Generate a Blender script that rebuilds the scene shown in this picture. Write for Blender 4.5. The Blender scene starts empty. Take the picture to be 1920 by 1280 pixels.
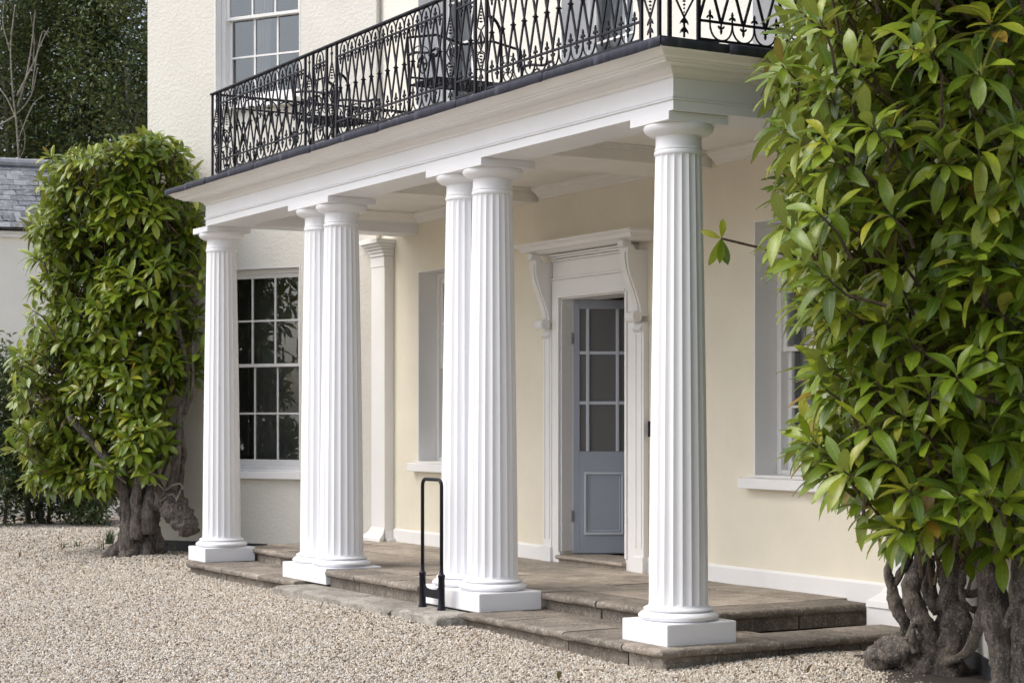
import bpy, math, random
import numpy as np
from mathutils import Vector, Matrix, noise

random.seed(7)
rng = np.random.default_rng(11)
R = math.radians
scene = bpy.context.scene
COL = scene.collection

# ------------------------------------------------------------------ camera
CAM = Vector((13.597, -8.728, 1.5))
YAW = R(30.0)
FPX = 3517.3                     # focal length in pixels of a 1920 px wide picture
FWD = Vector((-math.cos(YAW), math.sin(YAW), 0))
RGT = Vector((math.sin(YAW), math.cos(YAW), 0))
cam_d = bpy.data.cameras.new('camera')
cam = bpy.data.objects.new('camera', cam_d)
COL.objects.link(cam)
cam.location = CAM
cam.rotation_euler = (R(90), 0, math.atan2(-FWD.x, FWD.y))
cam_d.sensor_width = 36
cam_d.lens = FPX / 1920 * 36
cam_d.shift_y = 147.0 / 1920
cam_d.clip_start = 0.1
cam_d.clip_end = 3000
cam_d.dof.use_dof = True
cam_d.dof.focus_distance = 13.6
cam_d.dof.aperture_fstop = 7.0
scene.camera = cam

# ------------------------------------------------------------------ sky, sun, exposure
SUN_EL, SUN_AZ = R(52), R(205)    # azimuth measured clockwise from +Y
w = bpy.data.worlds.new('World')
scene.world = w
w.use_nodes = True
nt = w.node_tree
nt.nodes.clear()
sky = nt.nodes.new('ShaderNodeTexSky')
sky.sky_type = 'NISHITA'
sky.sun_disc = False
sky.sun_elevation = SUN_EL
sky.sun_rotation = SUN_AZ
sky.air_density = 1.0
sky.dust_density = 4.0
sky.ozone_density = 1.0
hs = nt.nodes.new('ShaderNodeHueSaturation')
hs.inputs['Saturation'].default_value = 0.62
bg = nt.nodes.new('ShaderNodeBackground')
bg.inputs['Strength'].default_value = 0.15
wo = nt.nodes.new('ShaderNodeOutputWorld')
nt.links.new(sky.outputs[0], hs.inputs['Color'])
nt.links.new(hs.outputs[0], bg.inputs['Color'])
nt.links.new(bg.outputs[0], wo.inputs['Surface'])

sun_d = bpy.data.lights.new('sun', 'SUN')
sun_d.energy = 0.5
sun_d.angle = R(40)
sun_d.color = (1.0, 0.965, 0.91)
sun = bpy.data.objects.new('sun', sun_d)
COL.objects.link(sun)
sdir = Vector((math.sin(SUN_AZ) * math.cos(SUN_EL), math.cos(SUN_AZ) * math.cos(SUN_EL), math.sin(SUN_EL)))
sun.rotation_euler = sdir.to_track_quat('Z', 'Y').to_euler()
sun.location = (0, -20, 30)

vs = scene.view_settings
vs.view_transform = 'Standard'
vs.look = 'None'
vs.exposure = 0.93
vs.gamma = 1.0
vs.use_curve_mapping = False

# ------------------------------------------------------------------ helpers
def at(u, v, d):
    """point seen at photo pixel (u, v) at depth d metres"""
    return CAM + FWD * d + RGT * ((u - 960) / FPX * d) + Vector((0, 0, (787 - v) / FPX * d))

def to_px(p):
    q = Vector(p) - CAM
    d = q.dot(FWD)
    return 960 + FPX * q.dot(RGT) / d, 787 - FPX * q.z / d, d

class MB:
    def __init__(s):
        s.v = []; s.f = []
    def add(s, vs, fs):
        b = len(s.v)
        s.v += [tuple(p) for p in vs]
        s.f += [tuple(i + b for i in f) for f in fs]
        return s
    def box(s, x0, y0, z0, x1, y1, z1):
        x0, x1 = min(x0, x1), max(x0, x1); y0, y1 = min(y0, y1), max(y0, y1); z0, z1 = min(z0, z1), max(z0, z1)
        return s.add([(x0,y0,z0),(x1,y0,z0),(x1,y1,z0),(x0,y1,z0),(x0,y0,z1),(x1,y0,z1),(x1,y1,z1),(x0,y1,z1)],
                     [(0,3,2,1),(4,5,6,7),(0,1,5,4),(1,2,6,5),(2,3,7,6),(3,0,4,7)])
    def bar(s, a, b, wx, wy, up=(0, 1, 0)):
        """rectangular bar from a to b"""
        a = Vector(a); b = Vector(b); d = (b - a).normalized()
        u = Vector(up); sx = d.cross(u).normalized(); sy = sx.cross(d).normalized()
        vs = []
        for p in (a, b):
            for i, j in ((-1,-1),(1,-1),(1,1),(-1,1)):
                vs.append(p + sx * wx / 2 * i + sy * wy / 2 * j)
        return s.add(vs, [(0,1,2,3),(7,6,5,4),(0,4,5,1),(1,5,6,2),(2,6,7,3),(3,7,4,0)])
    def prism(s, prof, fn0, fn1):
        """closed profile swept between two mapping functions"""
        n = len(prof)
        s.add([fn0(*p) for p in prof] + [fn1(*p) for p in prof],
              [(i, (i + 1) % n, n + (i + 1) % n, n + i) for i in range(n)] + [tuple(range(n))[::-1], tuple(range(n, 2 * n))])
        return s
    def lathe(s, prof, n, c=(0, 0), cap=True):
        vs = []; fs = []
        m = len(prof)
        for i in range(n):
            a = 2 * math.pi * i / n
            for r, z in prof:
                vs.append((c[0] + r * math.cos(a), c[1] + r * math.sin(a), z))
        for i in range(n):
            j = (i + 1) % n
            for k in range(m - 1):
                fs.append((i*m+k, j*m+k, j*m+k+1, i*m+k+1))
        if cap:
            fs.append(tuple(i*m for i in range(n))[::-1]); fs.append(tuple(i*m+m-1 for i in range(n)))
        return s.add(vs, fs)
    def tube(s, pts, rad, n=8, rough=0.0, seed=0.0, cap=True, freq=6.0):
        pts = [Vector(p) for p in pts]
        if not hasattr(rad, '__len__'): rad = [rad] * len(pts)
        m = len(pts); vs = []; fs = []
        t = (pts[1] - pts[0]).normalized()
        ref = Vector((0, 0, 1)) if abs(t.z) < .9 else Vector((1, 0, 0))
        nx = t.cross(ref).normalized()
        for i in range(m):
            if i == 0: tt = (pts[1] - pts[0])
            elif i == m - 1: tt = (pts[-1] - pts[-2])
            else: tt = (pts[i+1] - pts[i-1])
            tt.normalize()
            nx = (nx - tt * nx.dot(tt)).normalized(); ny = tt.cross(nx)
            for k in range(n):
                a = 2 * math.pi * k / n
                dv = nx * math.cos(a) + ny * math.sin(a)
                r = rad[i]
                if rough:
                    r *= 1 + rough * noise.noise((pts[i] + dv * rad[i]) * freq + Vector((seed, seed * 1.7, 0)))
                    r *= 1 + .45 * rough * noise.noise((pts[i] + dv * rad[i]) * freq * 3.1 + Vector((seed, 3.3, seed)))
                vs.append(pts[i] + dv * r)
        for i in range(m - 1):
            for k in range(n):
                l = (k + 1) % n
                fs.append((i*n+k, i*n+l, (i+1)*n+l, (i+1)*n+k))
        if cap:
            fs.append(tuple(range(n))[::-1]); fs.append(tuple((m-1)*n + k for k in range(n)))
        return s.add(vs, fs)
    def mesh(s, name, mat, smooth=False, angle=None):
        me = bpy.data.meshes.new(name)
        me.from_pydata(s.v, [], s.f)
        me.materials.append(mat)
        if smooth:
            me.polygons.foreach_set('use_smooth', [True] * len(me.polygons))
            if angle: me.set_sharp_from_angle(angle=angle)
        me.update()
        return me
    def build(s, name, mat, parent=None, smooth=False, angle=None, bevel=0, loc=None, rotz=None):
        o = bpy.data.objects.new(name, s.mesh(name, mat, smooth, angle))
        link(o, parent, loc, rotz)
        if bevel:
            b = o.modifiers.new('bevel', 'BEVEL'); b.width = bevel; b.segments = 2; b.limit_method = 'ANGLE'; b.angle_limit = R(40)
        return o

def link(o, parent=None, loc=None, rotz=None):
    COL.objects.link(o)
    if parent is not None: o.parent = parent
    if loc is not None: o.location = loc
    if rotz is not None: o.rotation_euler = (0, 0, rotz)
    return o

def put(me, name, parent, loc=(0, 0, 0), rot=(0, 0, 0), sc=None):
    o = bpy.data.objects.new(name, me)
    COL.objects.link(o); o.parent = parent; o.location = loc; o.rotation_euler = rot
    if sc is not None: o.scale = sc
    return o

def tag(o, label=None, cat=None, group=None, kind=None):
    if label: o['label'] = label
    if cat: o['category'] = cat
    if group: o['group'] = group
    if kind: o['kind'] = kind
    return o

def thing(name, label, cat, loc=(0, 0, 0), rz=0, group=None):
    o = bpy.data.objects.new(name, None)
    o.empty_display_size = .2
    COL.objects.link(o); o.location = loc; o.rotation_euler = (0, 0, rz)
    return tag(o, label, cat, group)

def smoothpath(pts, n=6):
    """Catmull-Rom through points (last coordinate may be a radius)"""
    P = [np.array(p, float) for p in pts]
    P = [2*P[0]-P[1]] + P + [2*P[-1]-P[-2]]
    out = []
    for i in range(1, len(P) - 2):
        for k in range(n):
            t = k / n
            a, b, c, d = P[i-1], P[i], P[i+1], P[i+2]
            out.append(.5*((2*b)+(-a+c)*t+(2*a-5*b+4*c-d)*t*t+(-a+3*b-3*c+d)*t**3))
    out.append(P[-2])
    return out

# ------------------------------------------------------------------ materials
def mat_new(name):
    m = bpy.data.materials.new(name); m.use_nodes = True
    n = m.node_tree; n.nodes.clear()
    o = n.nodes.new('ShaderNodeOutputMaterial'); b = n.nodes.new('ShaderNodeBsdfPrincipled')
    n.links.new(b.outputs[0], o.inputs[0])
    return m, n, b

def nd(n, t, **k):
    x = n.nodes.new(t)
    for a, v in k.items():
        if a in x.inputs.keys() if hasattr(x.inputs, 'keys') else False: x.inputs[a].default_value = v
        else: setattr(x, a, v)
    return x

def coords(n, sc=(1, 1, 1), kind='Object'):
    tc = n.nodes.new('ShaderNodeTexCoord'); mp = n.nodes.new('ShaderNodeMapping')
    mp.inputs['Scale'].default_value = sc
    n.links.new(tc.outputs[kind], mp.inputs[0])
    return mp.outputs[0]

def noise_tex(n, vec, scale, detail=4, rough=.55):
    t = n.nodes.new('ShaderNodeTexNoise'); t.inputs['Scale'].default_value = scale
    t.inputs['Detail'].default_value = detail; t.inputs['Roughness'].default_value = rough
    n.links.new(vec, t.inputs['Vector'])
    return t.outputs['Fac']

def ramp(n, fac, stops):
    r = n.nodes.new('ShaderNodeValToRGB')
    e = r.color_ramp.elements
    while len(e) < len(stops): e.new(.5)
    for i, (p, c) in enumerate(stops):
        e[i].position = p; e[i].color = (*c, 1) if len(c) == 3 else c
    n.links.new(fac, r.inputs[0])
    return r.outputs[0]

def mix(n, fac, a, b, mode='MIX'):
    m = n.nodes.new('ShaderNodeMix'); m.data_type = 'RGBA'; m.blend_type = mode
    for sock, val in ((m.inputs[0], fac), (m.inputs[6], a), (m.inputs[7], b)):
        if isinstance(val, bpy.types.NodeSocket): n.links.new(val, sock)
        elif isinstance(val, (int, float)): sock.default_value = val
        else: sock.default_value = (*val, 1)
    return m.outputs[2]

def math_n(n, op, a, b=None, clamp=False):
    m = n.nodes.new('ShaderNodeMath'); m.operation = op; m.use_clamp = clamp
    for i, val in enumerate((a, b)):
        if val is None: continue
        if isinstance(val, bpy.types.NodeSocket): n.links.new(val, m.inputs[i])
        else: m.inputs[i].default_value = val
    return m.outputs[0]

def bump(n, b, h, strength, dist):
    k = n.nodes.new('ShaderNodeBump'); k.inputs['Strength'].default_value = strength; k.inputs['Distance'].default_value = dist
    n.links.new(h, k.inputs['Height']); n.links.new(k.outputs[0], b.inputs['Normal'])

def paint(name, col, rough=.45, var=.05, bscale=60, bstr=.12, bdist=.002, dirt=None, dirt_amt=.0):
    m, n, b = mat_new(name)
    v = coords(n, kind='Object')
    f = noise_tex(n, v, 1.7, 5, .6)
    dk = tuple(c * (1 - var * 2) for c in col); lt = tuple(min(1, c * (1 + var)) for c in col)
    c = ramp(n, f, [(.3, dk), (.7, lt)])
    if dirt:
        f2 = noise_tex(n, v, 9, 6, .7)
        c = mix(n, ramp(n, f2, [(.56, (0, 0, 0)), (.75, (dirt_amt,) * 3)]), c, dirt)
    n.links.new(c, b.inputs['Base Color'])
    b.inputs['Roughness'].default_value = rough
    bump(n, b, noise_tex(n, v, bscale, 4, .6), bstr, bdist)
    return m

M = {}
M['white'] = paint('white_paint', (.84, .835, .825), .42, .02, 40, .18, .002, (.55, .52, .47), .10)
M['col'] = paint('column_paint', (.805, .812, .835), .45, .015, 30, .15, .002, (.62, .60, .56), .08)
M['ceil'] = paint('ceiling_paint', (.83, .81, .765), .55, .03, 40, .1, .002)
M['cream'] = paint('smooth_cream_wall', (.80, .745, .61), .6, .035, 25, .2, .003, (.70, .63, .50), .35)
M['sash'] = paint('sash_paint', (.80, .79, .77), .4, .015, 60, .08, .001)
M['door'] = paint('door_blue_paint', (.34, .375, .44), .38, .03, 50, .1, .001)
M['doorjamb'] = paint('door_edge_paint', (.56, .60, .66), .4, .03, 50, .1, .001)
M['iron'] = paint('black_iron', (.007, .006, .012), .5, .2, 90, .3, .001)
M['iron'].node_tree.nodes['Principled BSDF'].inputs['Specular IOR Level'].default_value = .25
M['inside'] = paint('interior_wall', (.42, .40, .37), .7, .05, 10, .05, .001)
M['floorin'] = paint('interior_floor', (.16, .075, .035), .5, .15, 20, .05, .001)
M['hinge'] = paint('worn_hinge', (.28, .28, .29), .4, .3, 200, .6, .002, (.05, .05, .05), .8)
M['band'] = paint('dark_wall_band', (.030, .031, .040), .6, .1, 30, .3, .002)
M['shutter'] = paint('shutter_paint', (.50, .51, .50), .5, .03, 40, .1, .001)

def rough_render():
    m, n, b = mat_new('rough_render')
    v = coords(n)
    big = noise_tex(n, v, .9, 5, .6); mid = noise_tex(n, v, 6, 5, .6)
    c = ramp(n, big, [(.3, (.69, .665, .59)), (.7, (.765, .745, .68))])
    c = mix(n, ramp(n, mid, [(.5, (0, 0, 0)), (.8, (.3, .3, .3))]), c, (.60, .58, .51))
    vs_ = coords(n, (1.5, 1.5, .25))
    c = mix(n, ramp(n, noise_tex(n, vs_, 2.5, 5, .65), [(.55, (0, 0, 0)), (.8, (.22, .22, .22))]), c, (.47, .45, .40))
    n.links.new(c, b.inputs['Base Color']); b.inputs['Roughness'].default_value = .85
    a = noise_tex(n, v, 27, 4, .6); d = noise_tex(n, v, 90, 3, .6)
    h = math_n(n, 'ADD', math_n(n, 'MULTIPLY', ramp(n, a, [(.38, (0, 0, 0)), (.66, (1, 1, 1))]), .8), math_n(n, 'MULTIPLY', d, .3))
    bump(n, b, h, .5, .007)
    return m
M['rough'] = rough_render()

M['cream_rough'] = paint('outbuilding_render', (.84, .81, .73), .85, .03, 30, .5, .006)

def stone(name, base, dark, light, lich, edge=False):
    m, n, b = mat_new(name)
    v = coords(n)
    oi = n.nodes.new('ShaderNodeObjectInfo')
    big = noise_tex(n, v, 1.6, 6, .65); fine = noise_tex(n, v, 38, 4, .7); mid = noise_tex(n, v, 7, 6, .65)
    c = ramp(n, big, [(.28, dark), (.5, base), (.74, light)])
    c = mix(n, ramp(n, mid, [(.44, (0, 0, 0)), (.62, (.75, .75, .75))]), c, dark)
    c = mix(n, ramp(n, fine, [(.52, (0, 0, 0)), (.66, (.6, .6, .6))]), c, lich)
    grit = noise_tex(n, v, 130, 3, .7)
    c = mix(n, ramp(n, grit, [(.36, (.7, .7, .7)), (.48, (0, 0, 0))]), c, tuple(x * .55 for x in dark))
    vz = n.nodes.new('ShaderNodeTexVoronoi'); vz.inputs['Scale'].default_value = 26; n.links.new(v, vz.inputs['Vector'])
    c = mix(n, ramp(n, vz.outputs['Distance'], [(.10, (.55, .55, .55)), (.16, (0, 0, 0))]), c, lich)
    hv = n.nodes.new('ShaderNodeHueSaturation'); n.links.new(c, hv.inputs['Color'])
    n.links.new(math_n(n, 'ADD', math_n(n, 'MULTIPLY', oi.outputs['Random'], .34), .83), hv.inputs['Value'])
    n.links.new(hv.outputs[0], b.inputs['Base Color'])
    b.inputs['Roughness'].default_value = .85
    h = math_n(n, 'ADD', mid, math_n(n, 'ADD', math_n(n, 'MULTIPLY', fine, .6), math_n(n, 'MULTIPLY', grit, .35)))
    bump(n, b, h, .9, .012)
    return m
M['flag'] = stone('flagstone', (.40, .345, .285), (.25, .21, .17), (.50, .44, .375), (.56, .52, .46))
M['step'] = stone('step_stone', (.25, .212, .172), (.11, .09, .073), (.37, .33, .28), (.47, .45, .39))
M['slab'] = stone('worn_slab', (.29, .27, .235), (.14, .125, .105), (.40, .375, .325), (.46, .44, .39))

def lead():
    m, n, b = mat_new('lead_sheet')
    v = coords(n); vs_ = coords(n, (6, 6, 1))
    f = noise_tex(n, vs_, 3, 6, .65)
    c = ramp(n, f, [(.3, (.020, .022, .040)), (.6, (.042, .046, .072)), (.8, (.11, .12, .15))])
    n.links.new(c, b.inputs['Base Color']); b.inputs['Roughness'].default_value = .6
    bump(n, b, noise_tex(n, v, 14, 4, .6), .5, .006)
    return m
M['lead'] = lead()

def glass():
    m, n, b = mat_new('window_glass')
    n.nodes.remove(b)
    out = [x for x in n.nodes if x.type == 'OUTPUT_MATERIAL'][0]
    tr = n.nodes.new('ShaderNodeBsdfTransparent'); tr.inputs[0].default_value = (.86, .89, .91, 1)
    gl = n.nodes.new('ShaderNodeBsdfGlossy'); gl.inputs['Roughness'].default_value = .01; gl.inputs[0].default_value = (.9, .95, 1, 1)
    fr = n.nodes.new('ShaderNodeFresnel'); fr.inputs[0].default_value = 2.15
    mx = n.nodes.new('ShaderNodeMixShader')
    v = coords(n)
    k = n.nodes.new('ShaderNodeBump'); k.inputs['Strength'].default_value = .08; k.inputs['Distance'].default_value = .004
    n.links.new(noise_tex(n, v, 5, 2, .5), k.inputs['Height']); n.links.new(k.outputs[0], gl.inputs['Normal'])
    n.links.new(fr.outputs[0], mx.inputs[0]); n.links.new(tr.outputs[0], mx.inputs[1]); n.links.new(gl.outputs[0], mx.inputs[2])
    n.links.new(mx.outputs[0], out.inputs[0])
    return m
M['glass'] = glass()

def net_glass():
    m, n, b = mat_new('screened_glass')
    b.inputs['Base Color'].default_value = (.125, .122, .12, 1); b.inputs['Roughness'].default_value = .35
    v = coords(n)
    bump(n, b, noise_tex(n, v, 160, 2, .5), .2, .001)
    return m
M['netglass'] = net_glass()

def fabric():
    m, n, b = mat_new('curtain_cloth')
    b.inputs['Base Color'].default_value = (.72, .71, .69, 1); b.inputs['Roughness'].default_value = .9
    return m
M['cloth'] = fabric()

def bark(name, a, bcol, lich, amt=.5):
    m, n, b = mat_new(name)
    v = coords(n); vz = coords(n, (1, 1, .4))
    f = noise_tex(n, vz, 22, 6, .7); s = noise_tex(n, v, 70, 4, .6)
    c = ramp(n, f, [(.40, a), (.62, bcol)])
    c = mix(n, ramp(n, s, [(.565, (0, 0, 0)), (.62, (amt, amt, amt))]), c, lich)
    c = mix(n, ramp(n, noise_tex(n, v, 4, 4, .6), [(.5, (0, 0, 0)), (.7, (.45, .45, .45))]), c, (.075, .065, .035))
    n.links.new(c, b.inputs['Base Color']); b.inputs['Roughness'].default_value = .85
    bump(n, b, math_n(n, 'ADD', f, math_n(n, 'MULTIPLY', s, .4)), 1.0, .035)
    return m
M['bark'] = bark('magnolia_bark', (.05, .042, .037), (.21, .175, .15), (.40, .38, .34), .5)
M['twig'] = bark('twig_bark', (.06, .04, .025), (.13, .09, .05), (.2, .16, .1), .2)
M['deadwood'] = bark('bare_wood', (.22, .19, .15), (.36, .32, .26), (.45, .43, .38), .3)

def leaf_mat(name, rough=.35, veins=True, trans=.18):
    m, n, b = mat_new(name)
    at_ = n.nodes.new('ShaderNodeAttribute'); at_.attribute_name = 'tint'
    uv = n.nodes.new('ShaderNodeUVMap'); sp = n.nodes.new('ShaderNodeSeparateXYZ')
    n.links.new(uv.outputs[0], sp.inputs[0])
    col = at_.outputs['Color']
    ge = n.nodes.new('ShaderNodeNewGeometry')
    if veins:
        d = math_n(n, 'ABSOLUTE', math_n(n, 'SUBTRACT', sp.outputs[0], .5))
        rib = ramp(n, d, [(.012, (.55, .55, .55)), (.05, (0, 0, 0))])
        col = mix(n, rib, col, (.30, .34, .10))
        sv = math_n(n, 'SINE', math_n(n, 'MULTIPLY', math_n(n, 'ADD', sp.outputs[1], math_n(n, 'MULTIPLY', d, -.35)), 75.0))
        v = coords(n)
        blot = noise_tex(n, v, 16, 3, .6)
        col = mix(n, ramp(n, blot, [(.35, (.35, .35, .35)), (.65, (0, 0, 0))]), col, (.045, .085, .015))
        h = math_n(n, 'ADD', math_n(n, 'MULTIPLY', sv, .07), math_n(n, 'MULTIPLY', blot, .5))
        bump(n, b, h, .35, .004)
    under = mix(n, .5, col, (.17, .17, .055))
    col = mix(n, ge.outputs['Backfacing'], col, under)
    n.links.new(col, b.inputs['Base Color'])
    b.inputs['Roughness'].default_value = rough
    b.inputs['Specular IOR Level'].default_value = .5
    tl = n.nodes.new('ShaderNodeBsdfTranslucent')
    hv = n.nodes.new('ShaderNodeHueSaturation'); hv.inputs['Value'].default_value = 1.5
    n.links.new(col, hv.inputs['Color']); n.links.new(hv.outputs[0], tl.inputs[0])
    mx = n.nodes.new('ShaderNodeMixShader'); mx.inputs[0].default_value = trans
    out = [x for x in n.nodes if x.type == 'OUTPUT_MATERIAL'][0]
    n.links.new(b.outputs[0], mx.inputs[1]); n.links.new(tl.outputs[0], mx.inputs[2]); n.links.new(mx.outputs[0], out.inputs[0])
    return m
M['leaf'] = leaf_mat('magnolia_leaf', .32, True, .25)
M['smallleaf'] = leaf_mat('small_leaf', .42, False, .15)

def slate():
    m, n, b = mat_new('roof_slate')
    v = coords(n, kind='Object'); oi = n.nodes.new('ShaderNodeObjectInfo')
    g = n.nodes.new('ShaderNodeNewGeometry')
    f = noise_tex(n, g.outputs['Position'], 11, 6, .75)
    c = ramp(n, oi.outputs['Random'], [(0, (.07, .073, .085)), (.3, (.14, .145, .16)), (.7, (.21, .215, .23)), (1, (.28, .285, .30))])
    c = mix(n, ramp(n, f, [(.5, (0, 0, 0)), (.68, (.75, .75, .75))]), c, (.43, .43, .43))
    c = mix(n, ramp(n, noise_tex(n, g.outputs['Position'], 9, 4, .6), [(.55, (0, 0, 0)), (.7, (.5, .5, .5))]), c, (.09, .09, .09))
    n.links.new(c, b.inputs['Base Color']); b.inputs['Roughness'].default_value = .7
    bump(n, b, f, .5, .01)
    return m
M['slate'] = slate()

GRAVEL_STOPS = [(0, (.09, .072, .056)), (.10, (.25, .195, .145)), (.26, (.42, .35, .265)), (.46, (.53, .465, .375)),
                (.66, (.62, .57, .49)), (.82, (.45, .435, .405)), (.92, (.71, .68, .62)), (1, (.37, .265, .165))]
def gravel_stone():
    m, n, b = mat_new('gravel_stone')
    oi = n.nodes.new('ShaderNodeObjectInfo')
    c = ramp(n, oi.outputs['Random'], GRAVEL_STOPS)
    n.links.new(c, b.inputs['Base Color']); b.inputs['Roughness'].default_value = .75
    return m
M['stone'] = gravel_stone()

def gravel_ground():
    m, n, b = mat_new('gravel_ground')
    v = coords(n)
    vo = n.nodes.new('ShaderNodeTexVoronoi'); vo.inputs['Scale'].default_value = 52
    n.links.new(v, vo.inputs['Vector'])
    sp = n.nodes.new('ShaderNodeSeparateColor'); n.links.new(vo.outputs['Color'], sp.inputs[0])
    c = ramp(n, sp.outputs[0], [(p, tuple(x * .9 for x in cc)) for p, cc in GRAVEL_STOPS])
    c = mix(n, ramp(n, vo.outputs['Distance'], [(.35, (0, 0, 0)), (.62, (.75, .75, .75))]), c, (.16, .125, .095))
    c = mix(n, ramp(n, noise_tex(n, v, .5, 5, .6), [(.45, (0, 0, 0)), (.7, (.22, .22, .22))]), c, (.30, .24, .18))
    n.links.new(c, b.inputs['Base Color']); b.inputs['Roughness'].default_value = .85
    h = math_n(n, 'SUBTRACT', 1.0, vo.outputs['Distance'])
    bump(n, b, h, .8, .015)
    return m
M['gravel'] = gravel_ground()

def water():
    m, n, b = mat_new('estuary_water')
    v = coords(n, (.25, 1, 1))
    b.inputs['Base Color'].default_value = (.03, .05, .075, 1); b.inputs['Roughness'].default_value = .12
    bump(n, b, noise_tex(n, v, 1.2, 5, .6), .5, .15)
    return m
M['water'] = water()
M['soil'] = paint('dark_soil', (.045, .035, .028), .9, .2, 30, .6, .02)

# ================================================================== GROUND
def ground_z(x, y):
    z = .018 * noise.noise(Vector((x * .45, y * .45, 0))) + .008 * noise.noise(Vector((x * 1.7, y * 1.7, 4)))
    # gravel raked up against the middle of the steps and round the magnolia roots
    z += .035 * math.exp(-((x - .4) / 1.6) ** 2 - ((y + 2.45) / .35) ** 2)
    z += .05 * math.exp(-((x + 5.6) / 1.1) ** 2 - ((y + 1.9) / .7) ** 2)
    z -= .03 * math.exp(-((x - 3.6) / 1.1) ** 2 - ((y + 2.35) / .6) ** 2) + .02 * math.exp(-((x + 2.9) / 1.2) ** 2 - ((y + 2.4) / .5) ** 2)
    z += .05 * math.exp(-((x - 5.0) / .8) ** 2 - ((y + 1.2) / .6) ** 2)
    return z
mb = MB()
xs = [-400, -120, -50, -32] + [-24 + .4 * i for i in range(111)] + [28, 60, 160, 500]
ys = [-60, -40, -28] + [-22 + .4 * i for i in range(81)] + [18, 40, 120, 500]
for j, y in enumerate(ys):
    for i, x in enumerate(xs):
        mb.v.append((x, y, ground_z(x, y) if abs(x) < 21 and -23 < y < 12 else 0))
nx_ = len(xs)
for j in range(len(ys) - 1):
    for i in range(nx_ - 1):
        mb.f.append((j*nx_+i, j*nx_+i+1, (j+1)*nx_+i+1, (j+1)*nx_+i))
tag(mb.build('gravel_drive', M['gravel'], smooth=True), kind='structure')
mb = MB(); mb.add([(-1500, -1500, -1.2), (1500, -1500, -1.2), (1500, -60, -.3), (-1500, -60, -.3)], [(0, 1, 2, 3)])
tag(mb.build('water', M['water']), kind='structure')

# ================================================================== HOUSE
CX = -.07
TAU = R(32)
ct, st = math.cos(TAU), math.sin(TAU)
LJ = Vector((-4.30, -.08, 0)); LC = LJ + Vector((-ct, -st, 0)) * 3.02      # left canted wall
RJ = Vector((4.14, -.08, 0)); RC = RJ + Vector((ct, -st, 0)) * 3.02        # right canted wall
HTOP = 7.4
house = thing('house', 'cream rendered two storey house with white sash windows behind the portico', 'house')

def wall(org, rz, length, z0, z1, holes, thick, mat, name='wall', back=True):
    """wall in local axes: x along, y inward; holes are (x0, x1, z0, z1)"""
    xs_ = sorted({0, length} | {h[0] for h in holes} | {h[1] for h in holes})
    zs_ = sorted({z0, z1} | {h[2] for h in holes} | {h[3] for h in holes})
    inh = lambda x, z: any(h[0] < x < h[1] and h[2] < z < h[3] for h in holes)
    mb = MB()
    for i in range(len(xs_) - 1):
        for j in range(len(zs_) - 1):
            a, b, c, d = xs_[i], xs_[i+1], zs_[j], zs_[j+1]
            if inh((a+b)/2, (c+d)/2): continue
            mb.add([(a,0,c),(b,0,c),(b,0,d),(a,0,d)], [(0,1,2,3)])
            mb.add([(a,thick,c),(b,thick,c),(b,thick,d),(a,thick,d)], [(3,2,1,0)])
    for x0, x1, c, d in holes:
        mb.add([(x0,0,c),(x0,thick,c),(x0,thick,d),(x0,0,d)], [(0,1,2,3)])
        mb.add([(x1,0,c),(x1,thick,c),(x1,thick,d),(x1,0,d)], [(3,2,1,0)])
        mb.add([(x0,0,c),(x1,0,c),(x1,thick,c),(x0,thick,c)], [(0,1,2,3)])
        mb.add([(x0,0,d),(x1,0,d),(x1,thick,d),(x0,thick,d)], [(3,2,1,0)])
    mb.add([(0,0,z0),(0,thick,z0),(0,thick,z1),(0,0,z1)], [(3,2,1,0)])
    mb.add([(length,0,z0),(length,thick,z0),(length,thick,z1),(length,0,z1)], [(0,1,2,3)])
    mb.add([(0,0,z1),(length,0,z1),(length,thick,z1),(0,thick,z1)], [(0,1,2,3)])
    return mb.build(name, mat, house, loc=(org[0], org[1], 0), rotz=rz)

WW = 1.125
WIN_L = CX - 3.36; WIN_R = CX + 2.235          # left edges of the ground-floor windows
DO0, DO1 = -.60, .46                            # door opening
mainx0 = -4.45
mw_holes = [(WIN_L - mainx0, WIN_L + WW - mainx0, 1.07, 3.01), (WIN_R - mainx0, WIN_R + WW - mainx0, 1.07, 3.01), (DO0 - mainx0, DO1 - mainx0, -.2, 2.58)]
wall((mainx0, 0), 0, 8.9, -.2, 3.70, mw_holes, .36, M['cream'])
FW = 1.17
UPX = (CX - 3.375, CX - .585, CX + 2.2)
uholes = [(x - mainx0, x + FW - mainx0, 3.86, 6.3) for x in UPX]
wall((mainx0, .004), 0, 8.9, 3.70, HTOP, uholes, .36, M['rough'])
CH = [(.94, 2.08, .95, 3.165), (.94, 2.08, 5.0, 7.0)]
wall(LC, TAU, 3.05, -.2, HTOP, CH, .36, M['rough'])
wall(RJ, -TAU, 3.02, -.2, HTOP, [(.94, 2.08, .95, 3.165)], .36, M['rough'])
wall((LC.x + .003, 9), R(-90), 9 - LC.y - .26, -.2, HTOP, [], .3, M['rough'])            # left flank
wall((RC.x - .003, RC.y + .26), R(90), 9 - RC.y - .26, -.2, HTOP, [], .3, M['rough'])                    # right flank
mb = MB()                                                                    # rooms, closed and dark
mb.add([(LC.x+.1, 8.9, -.2), (RC.x-.1, 8.9, -.2), (RC.x-.1, 8.9, HTOP), (LC.x+.1, 8.9, HTOP)], [(0,1,2,3)])
for x in (-2.0, 1.86): mb.box(x - .06, .38, .3, x + .06, 8.8, 7.3)
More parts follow.
